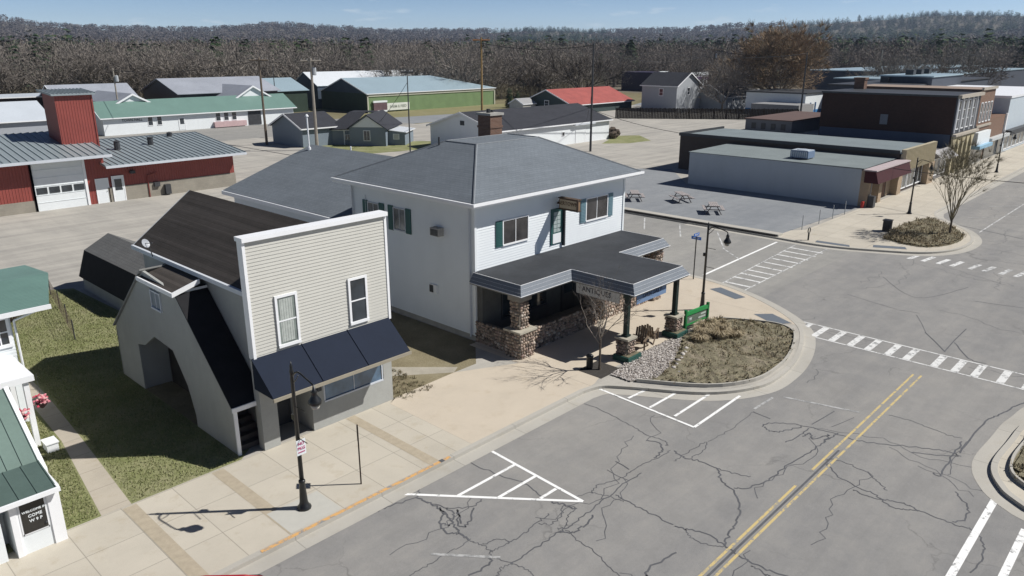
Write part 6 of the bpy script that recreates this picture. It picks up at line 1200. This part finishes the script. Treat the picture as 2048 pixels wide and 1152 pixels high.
def bare_tree(name, label, x, y, h, seed, lev, r, spread, mat, tmat, minr=.006, trunk=.35, limbs=5, twigs=0, droop=0, tw=.01, group=None, lean=0, width=1.):
    q = random.Random(seed); t = thing(name, label, 'tree', (x, y, 0), group)
    th = h * trunk; m = M(); m.path([(x, y, -.1), (x + lean * .3, y, th * .5), (x + lean, y, th)], r, r * .7, 8); m.lathe((x, y, -.1), [(r * 1.5, 0), (r * 1.05, .25)], 8); m.obj('trunk', mat, t)
    m = M(); out = []; top = Vector((x + lean, y, th))
    for k in range(limbs):
        a = 6.283 * k / limbs + q.uniform(-.4, .4); up = q.uniform(.5, 1.5) / width
        grow(m, top - Vector((0, 0, th * q.uniform(0, .3))), Vector((math.cos(a), math.sin(a), up)).normalized(), (h - th) * .42, r * .5, lev, q, spread, minr, droop, 4, out)
    if twigs:
        for p, d in out:
            for _ in range(twigs):
                e = p + (d + Vector((q.uniform(-1, 1), q.uniform(-1, 1), q.uniform(-.8, .9) - droop)) * .9) * q.uniform(.03, .09) * h
                n = Vector((q.uniform(-1, 1), q.uniform(-1, 1), q.uniform(-1, 1))) * tw; m.poly([p - n, p + n, e], q.random())
    m.obj('crown', tmat, t); return t
bare_tree('street_tree', 'young bare street tree in a dark square pit beside the porch', 24.15, 17.6, 4.1, 3, 3, .055, .75, BARK, TW, .005, .4, 6, 7, 0, .005, width=.6)
bare_tree('street_tree', 'taller budding street tree rising from the far corner planting bed', 61.6, 13.7, 6.3, 8, 3, .09, .6, BARK, tinted('budding_twigs', [(0, (.08, .065, .04)), (.5, (.22, .19, .125)), (1, (.38, .34, .23))], .9, 2, .3), .012, .2, 9, 26, 0, .011, width=.22)
bare_tree('spreading_tree', 'large bare spreading tree behind the red-roofed house', 163, 128, 13.5, 12, 4, .5, .85, BARK, tinted('dark_twigs', [(0, (.03, .026, .024)), (1, (.075, .062, .054))], .95), .06, .18, 7, 5, 0, .045, width=1.9)
bare_tree('rust_coloured_tree', 'huge rounded rust-coloured bare tree left of the brick block', 176, 80, 17.5, 21, 4, .6, .62, BARK, TWO, .03, .16, 9, 34, .05, .085, width=1.0)
for i, (x, y, h) in enumerate(((198, 52, 13), (212, 64, 12), (186, 60, 11), (236, 52, 12))):
    bare_tree('bare_tree', ('bare round tree above the flat roofs, ' + ('nearest the brick chimney', 'second from the left', 'small one behind the blue-white building', 'farthest right above the pale roofs')[i]), x, y, h, 40 + i, 3, .35, .75, BARK, TW, .04, .2, 8, 12, 0, .07, group='bare trees above the flat roofs')
for i, (x, y, h) in enumerate(((157.5, 84, 9), (162, 96, 10), (176, 90, 8))):
    bare_tree('bare_tree', ('bare tree before the white-gabled cottage', 'bare tree behind the tall grey house', 'bare tree right of the white-gabled cottage')[i], x, y, h, 60 + i, 3, .25, .75, BARK, TW, .03, .2, 7, 9, 0, .05)
bare_tree('bare_shrub_tree', 'small reddish bare shrub tree near the purple store', 178, 112, 5, 71, 3, .12, .8, BARK, TWO, .02, .2, 6, 8, 0, .04)
def conifer_V(q, h, w_, n, base=.1, shape=1.0):
    z = base * h + (1 - base) * h * (1 - np.sqrt(q.uniform(0, 1, n))) ; k = (1 - (z - base * h) / ((1 - base) * h)); rad = w_ * k ** shape * q.uniform(.35, 1.08, n); a = q.uniform(0, 6.283, n)
    c = np.stack([rad * np.cos(a), rad * np.sin(a), z], 1); s = (h * .045) * q.uniform(.6, 1.5, n)[:, None]
    o = np.stack([np.cos(a), np.sin(a), -.35 + 0 * a], 1); t_ = np.stack([-np.sin(a), np.cos(a), q.uniform(-.3, .3, n)], 1)
    V = np.stack([c - t_ * s * .8, c + t_ * s * .8, c + o * s * 1.5], 1).reshape(-1, 3); return V, q.uniform(0, 1, n) * .6 + .4 * (rad / (w_ + 1e-6))
def conifer(name, label, x, y, h, w_, n, seed, base=.08, shape=.9, group=None):
    q = np.random.default_rng(seed); t = thing(name, label, 'tree', (x, y, 0), group); M().tube((x, y, -.2), (x, y, h * .9), h * .018, h * .004, 6).obj('trunk', BARK, t)
    V, tn = conifer_V(q, h, w_, n, base, shape); np_obj('crown', V, np.arange(len(V)).reshape(-1, 3), NEEDLE, tn, t)
conifer('arborvitae', 'left of two narrow dark evergreens by the green barn end', 133.5, 126.5, 4.6, .9, 900, 1, .02, .5); conifer('arborvitae', 'right of two narrow dark evergreens by the green barn end', 136.6, 126.8, 3.9, .8, 800, 2, .02, .5)
conifer('spruce', 'tall dark spruce behind the spreading bare tree', 268, 186, 17.5, 4.5, 2600, 3, .1, .8)
# far woods: thousands of bare and evergreen crowns, uncountable
rg = np.random.default_rng(5)
def dome_slivers(q, n, ln, wd, zc=.62, rz=.4, rr=.42, core=.35):
    """fine twigs filling a rounded crown, pointing up and outward"""
    a = q.uniform(0, 6.283, n); u = q.uniform(-.75, 1, n); rad = (core + (1 - core) * q.uniform(0, 1, n) ** .5) * (1 + .18 * np.sin(a * 3 + q.uniform(0, 6)) + .12 * np.sin(a * 5 + u * 4))
    h = np.sqrt(1 - u * u); d = np.stack([h * np.cos(a), h * np.sin(a), u], 1); p = d * rad[:, None] * np.array([rr, rr, rz]); p[:, 2] += zc
    dr = d + q.normal(0, .45, (n, 3)); dr[:, 2] += .5; dr /= np.linalg.norm(dr, axis=1, keepdims=True); w_ = np.cross(dr, q.normal(0, 1, (n, 3))); w_ /= np.linalg.norm(w_, axis=1, keepdims=True)
    L = ln * q.uniform(.5, 1.2, (n, 1)); V = np.stack([p - w_ * wd, p + w_ * wd, p + dr * L], 1).reshape(-1, 3); return V, np.clip(.25 + .5 * rad + q.uniform(-.25, .25, n), 0, 1)
def add_fine(t, h, n, ln, wd, mat, seed, **k):
    V, tn = dome_slivers(np.random.default_rng(seed), n, ln / h, wd / h, **k); np_obj('fine_twigs', V * h, np.arange(len(V)).reshape(-1, 3), mat, tn, t)
def bare_template(seed, lev=3, twn=8, H=1.0):
    q = random.Random(seed); m = M(); out = []; m.path([(0, 0, 0), (0, 0, .3)], .022, .016, 3)
    for k in range(6):
        a = 6.283 * k / 6 + q.uniform(-.5, .5); grow(m, Vector((0, 0, q.uniform(.18, .32))), Vector((math.cos(a), math.sin(a), q.uniform(.6, 2.0))).normalized(), .27, .011, lev - 2, q, .7, .004, 0, 3, out)
    V = []; T = []
    for f, t in zip(m.f, m.t):
        if len(f) > 3 and len(set(f)) == 4: V += [m.v[f[0]], m.v[f[1]], m.v[f[2]], m.v[f[0]], m.v[f[2]], m.v[f[3]]]; T += [.1, .1]
    for p, d in out:
        for _ in range(twn):
            p0 = p - d * q.uniform(0, .12); e = p0 + (d * .8 + Vector((q.uniform(-1, 1), q.uniform(-1, 1), q.uniform(-.5, 1.2)))) * q.uniform(.05, .14); n = Vector((q.uniform(-1, 1), q.uniform(-1, 1), q.uniform(-1, 1))).normalized() * .0075
            V += [tuple(p0 - n), tuple(p0 + n), tuple(e)]; T.append(q.uniform(.3, 1))
    V2, T2 = dome_slivers(np.random.default_rng(seed), 560, .06, .0036)
    return np.concatenate([np.array(V), V2]), np.concatenate([np.array(T), T2])
def blob_template(seed, n=240, sz=.027):
    if n > 100: return dome_slivers(np.random.default_rng(seed), n, .07, .009)
    q = np.random.default_rng(seed); a = q.uniform(0, 6.283, n); z = q.uniform(.3, 1, n); r = .36 * np.sqrt(np.clip(1 - ((z - .58) / .44) ** 2, .02, 1)) * q.uniform(.5, 1.05, n)
    c = np.stack([r * np.cos(a), r * np.sin(a), z], 1); d = q.normal(0, 1, (n, 3, 3)) * sz; d[:, :, 2] *= 1.5
    return (c[:, None, :] + d).reshape(-1, 3), q.uniform(.1, .95, n)
for o in [o for o in bpy.data.objects if o.get('category') == 'tree' and o.name.startswith(('rust', 'bare_tree', 'spreading'))]:
    hh = {'huge': 17.5, 'larg': 13.5}.get(o['label'][:4], 11)
    if o.name.startswith('rust'): add_fine(o, hh, 15000, 1.1, .05, TWO, 5, zc=.55, rz=.46, rr=.52)
    elif o.name.startswith('spreading'): add_fine(o, hh, 3000, .8, .03, TW, 6, zc=.55, rz=.42, rr=.85)
    else: add_fine(o, hh, 4200, .7, .04, TW, 7, zc=.58, rz=.44, rr=.5)
BT = [bare_template(100 + i) for i in range(7)]; BB_ = [blob_template(i) for i in range(6)]
CT = []
for i in range(5): V, tn = conifer_V(np.random.default_rng(30 + i), 1.0, .2, 260, .12, .8); CT.append((V, tn))
CL = []
for i in range(4): V, tn = conifer_V(np.random.default_rng(60 + i), 1.0, .21, 110, .08, .75); c = V.reshape(-1, 3, 3); mc = c.mean(1, keepdims=True); CL.append(((mc + (c - mc) * 1.25).reshape(-1, 3), tn))
def plant(name, T, pts, hs, mat, tv=.35, wide=(.8, 1.25)):
    Vs = []; Ts = []
    for k, ((x, y), h) in enumerate(zip(pts, hs)):
        V, tn = T[rg.integers(len(T))]; a = rg.uniform(0, 6.283); c, s = math.cos(a), math.sin(a); w_ = h * rg.uniform(*wide)
        W = np.empty_like(V); W[:, 0] = (V[:, 0] * c - V[:, 1] * s) * w_ + x; W[:, 1] = (V[:, 0] * s + V[:, 1] * c) * w_ + y; W[:, 2] = V[:, 2] * h + terr(x, y) - .2
        Vs.append(W); Ts.append(np.clip(tn * .6 + .2 + rg.uniform(-tv, tv) * .8 + .22 * math.sin(x * .017 + 2) * math.sin(y * .023), 0, 1))
    V = np.concatenate(Vs); o = np_obj(name, V, np.arange(len(V)).reshape(-1, 3), mat, np.concatenate(Ts)); return tag(o, kind='stuff')
def polar(r, az): a = R(HD) + az; return (r * math.cos(a), r * math.sin(a))
def front(az):
    """distance at which the woods begin, by direction (left is positive)"""
    return float(np.interp(math.degrees(az), [-42, -30, -20, -12, -7, -3, 4, 14, 24, 42], [340, 330, 310, 300, 290, 225, 195, 205, 215, 215]))
def openbuild(x, y): return (200 < x < 256 and 60 < y < 165 and False)
p1, h1, p2, h2, c1, d1 = [], [], [], [], [], []
for _ in range(1200):
    az = rg.uniform(-.70, .72); f = front(az); r = f + rg.uniform(0, 1) ** 1.25 * 150; p1.append(polar(r, az)); h1.append(rg.uniform(10.5, 15.5) + (r - f) * .012)
e1, g1 = [], []
for _ in range(900):
    az = rg.uniform(-.70, .72); e1.append(polar(front(az) + rg.uniform(4, 14), az)); g1.append(rg.uniform(1.8, 5))
plant('edge_brush', BB_, e1, g1, tinted('brush_twigs', [(0, (.10, .085, .06)), (.5, (.17, .15, .105)), (1, (.25, .22, .16))], .95, .1, .3), .3, (1.2, 2.2))
plant('near_woods', BT, p1, h1, TW, .35, (.95, 1.45))
# evergreens among the near woods: more to the right
for _ in range(420):
    az = rg.uniform(-.70, .72); k = rg.uniform()
    dens = 1. if az < -.25 else (.25 if az < .2 else .45)
    if k > dens: continue
    f = front(az); r = f + rg.uniform(15, 170); c1.append(polar(r, az)); d1.append(rg.uniform(13, 19) + (2 if az < -.25 else 0))
plant('near_evergreens', CT, c1, d1, NEEDLE, .3, (.9, 1.3))
for _ in range(3400):
    az = rg.uniform(-.74, .76); r = 330 + rg.uniform() ** 1.15 * 720; p2.append(polar(r, az)); h2.append(rg.uniform(12, 18))
plant('middle_woods', BB_, p2, h2, tinted('middle_twigs', [(0, (.11, .093, .08)), (.5, (.17, .143, .125)), (1, (.23, .2, .172))], .95, .05, .3), .3, (.9, 1.5))
c2, d2 = [], []
for _ in range(1900):
    az = rg.uniform(-.74, .76); r = rg.uniform(360, 1150)
    nzv = math.sin(az * 23 + 1) + math.sin(az * 9 + r * .006) + (1.3 if az < -.15 else -.15) + (.6 if (.42 < az < .62 and r > 600) else 0)
    if nzv > .15: c2.append(polar(r, az)); d2.append(rg.uniform(15, 23))
for u, wd, r0, r1, n, hh in ((130, 35, 420, 700, 16, 23), (250, 70, 500, 800, 22, 21), (345, 12, 380, 450, 3, 20), (500, 60, 500, 700, 10, 19), (560, 15, 420, 480, 4, 18), (625, 40, 450, 650, 10, 18), (975, 25, 360, 420, 7, 17), (1100, 90, 450, 800, 16, 18), (1245, 14, 300, 330, 4, 17), (1330, 70, 600, 900, 14, 22), (1440, 60, 500, 800, 12, 20), (1660, 60, 500, 700, 22, 22), (1760, 40, 420, 520, 16, 22), (1795, 22, 380, 430, 9, 20), (1860, 20, 380, 440, 8, 21), (1960, 70, 450, 700, 20, 22), (720, 10, 285, 300, 3, 11)):
    for _ in range(n):
        az = -math.atan((u + rg.uniform(-wd, wd) - 1024) / 1583); c2.append(polar(rg.uniform(r0, r1), az)); d2.append(hh * rg.uniform(.75, 1.05))
plant('middle_evergreens', CL, c2, d2, NEEDLE, .3, (.9, 1.4))
p3, h3 = [], []; c3, d3 = [], []
BL = [blob_template(50 + i, 56, .055) for i in range(5)]
for _ in range(9500):
    az = rg.uniform(-.76, .78); r = 1000 + rg.uniform() ** .8 * 1560
    ev = math.sin(az * 14 + 2) + math.sin(az * 5 - 1 + r * .002) + (.8 if az < -.2 else 0) + (1.0 if -.12 < az < .05 and r > 2200 else 0)
    if ev > .95 or rg.uniform() < .04: c3.append(polar(r, az)); d3.append(rg.uniform(12, 19))
    else: p3.append(polar(r, az)); h3.append(rg.uniform(11, 17))
plant('hill_woods', BL, p3, h3, tinted('hill_twigs', [(0, (.08, .07, .066)), (.5, (.12, .105, .098)), (1, (.16, .14, .13))], .95, .01, .3), .25, (1.3, 2.2))
plant('hill_evergreens', CL, c3, d3, NEEDLE, .3, (1.2, 2.0))
# ground litter at the edge of the woods
# ---------------------------------------------------------------- thin air
m = M().box(-150, -200, -6, 3100, 3100, 135); hz = NT('haze_air'); hz.t.nodes.remove(hz.b); vp = hz.t.nodes.new('ShaderNodeVolumePrincipled'); vp.inputs['Color'].default_value = (.6, .75, 1, 1); vp.inputs['Density'].default_value = .00011; vp.inputs['Anisotropy'].default_value = .2
hz.t.links.new(vp.outputs[0], hz.t.nodes['Material Output'].inputs['Volume'])
HAZE = True
if HAZE: tag(m.obj('haze', hz.m), kind='stuff')
S.render.engine = 'CYCLES'
S.cycles.max_bounces = 6
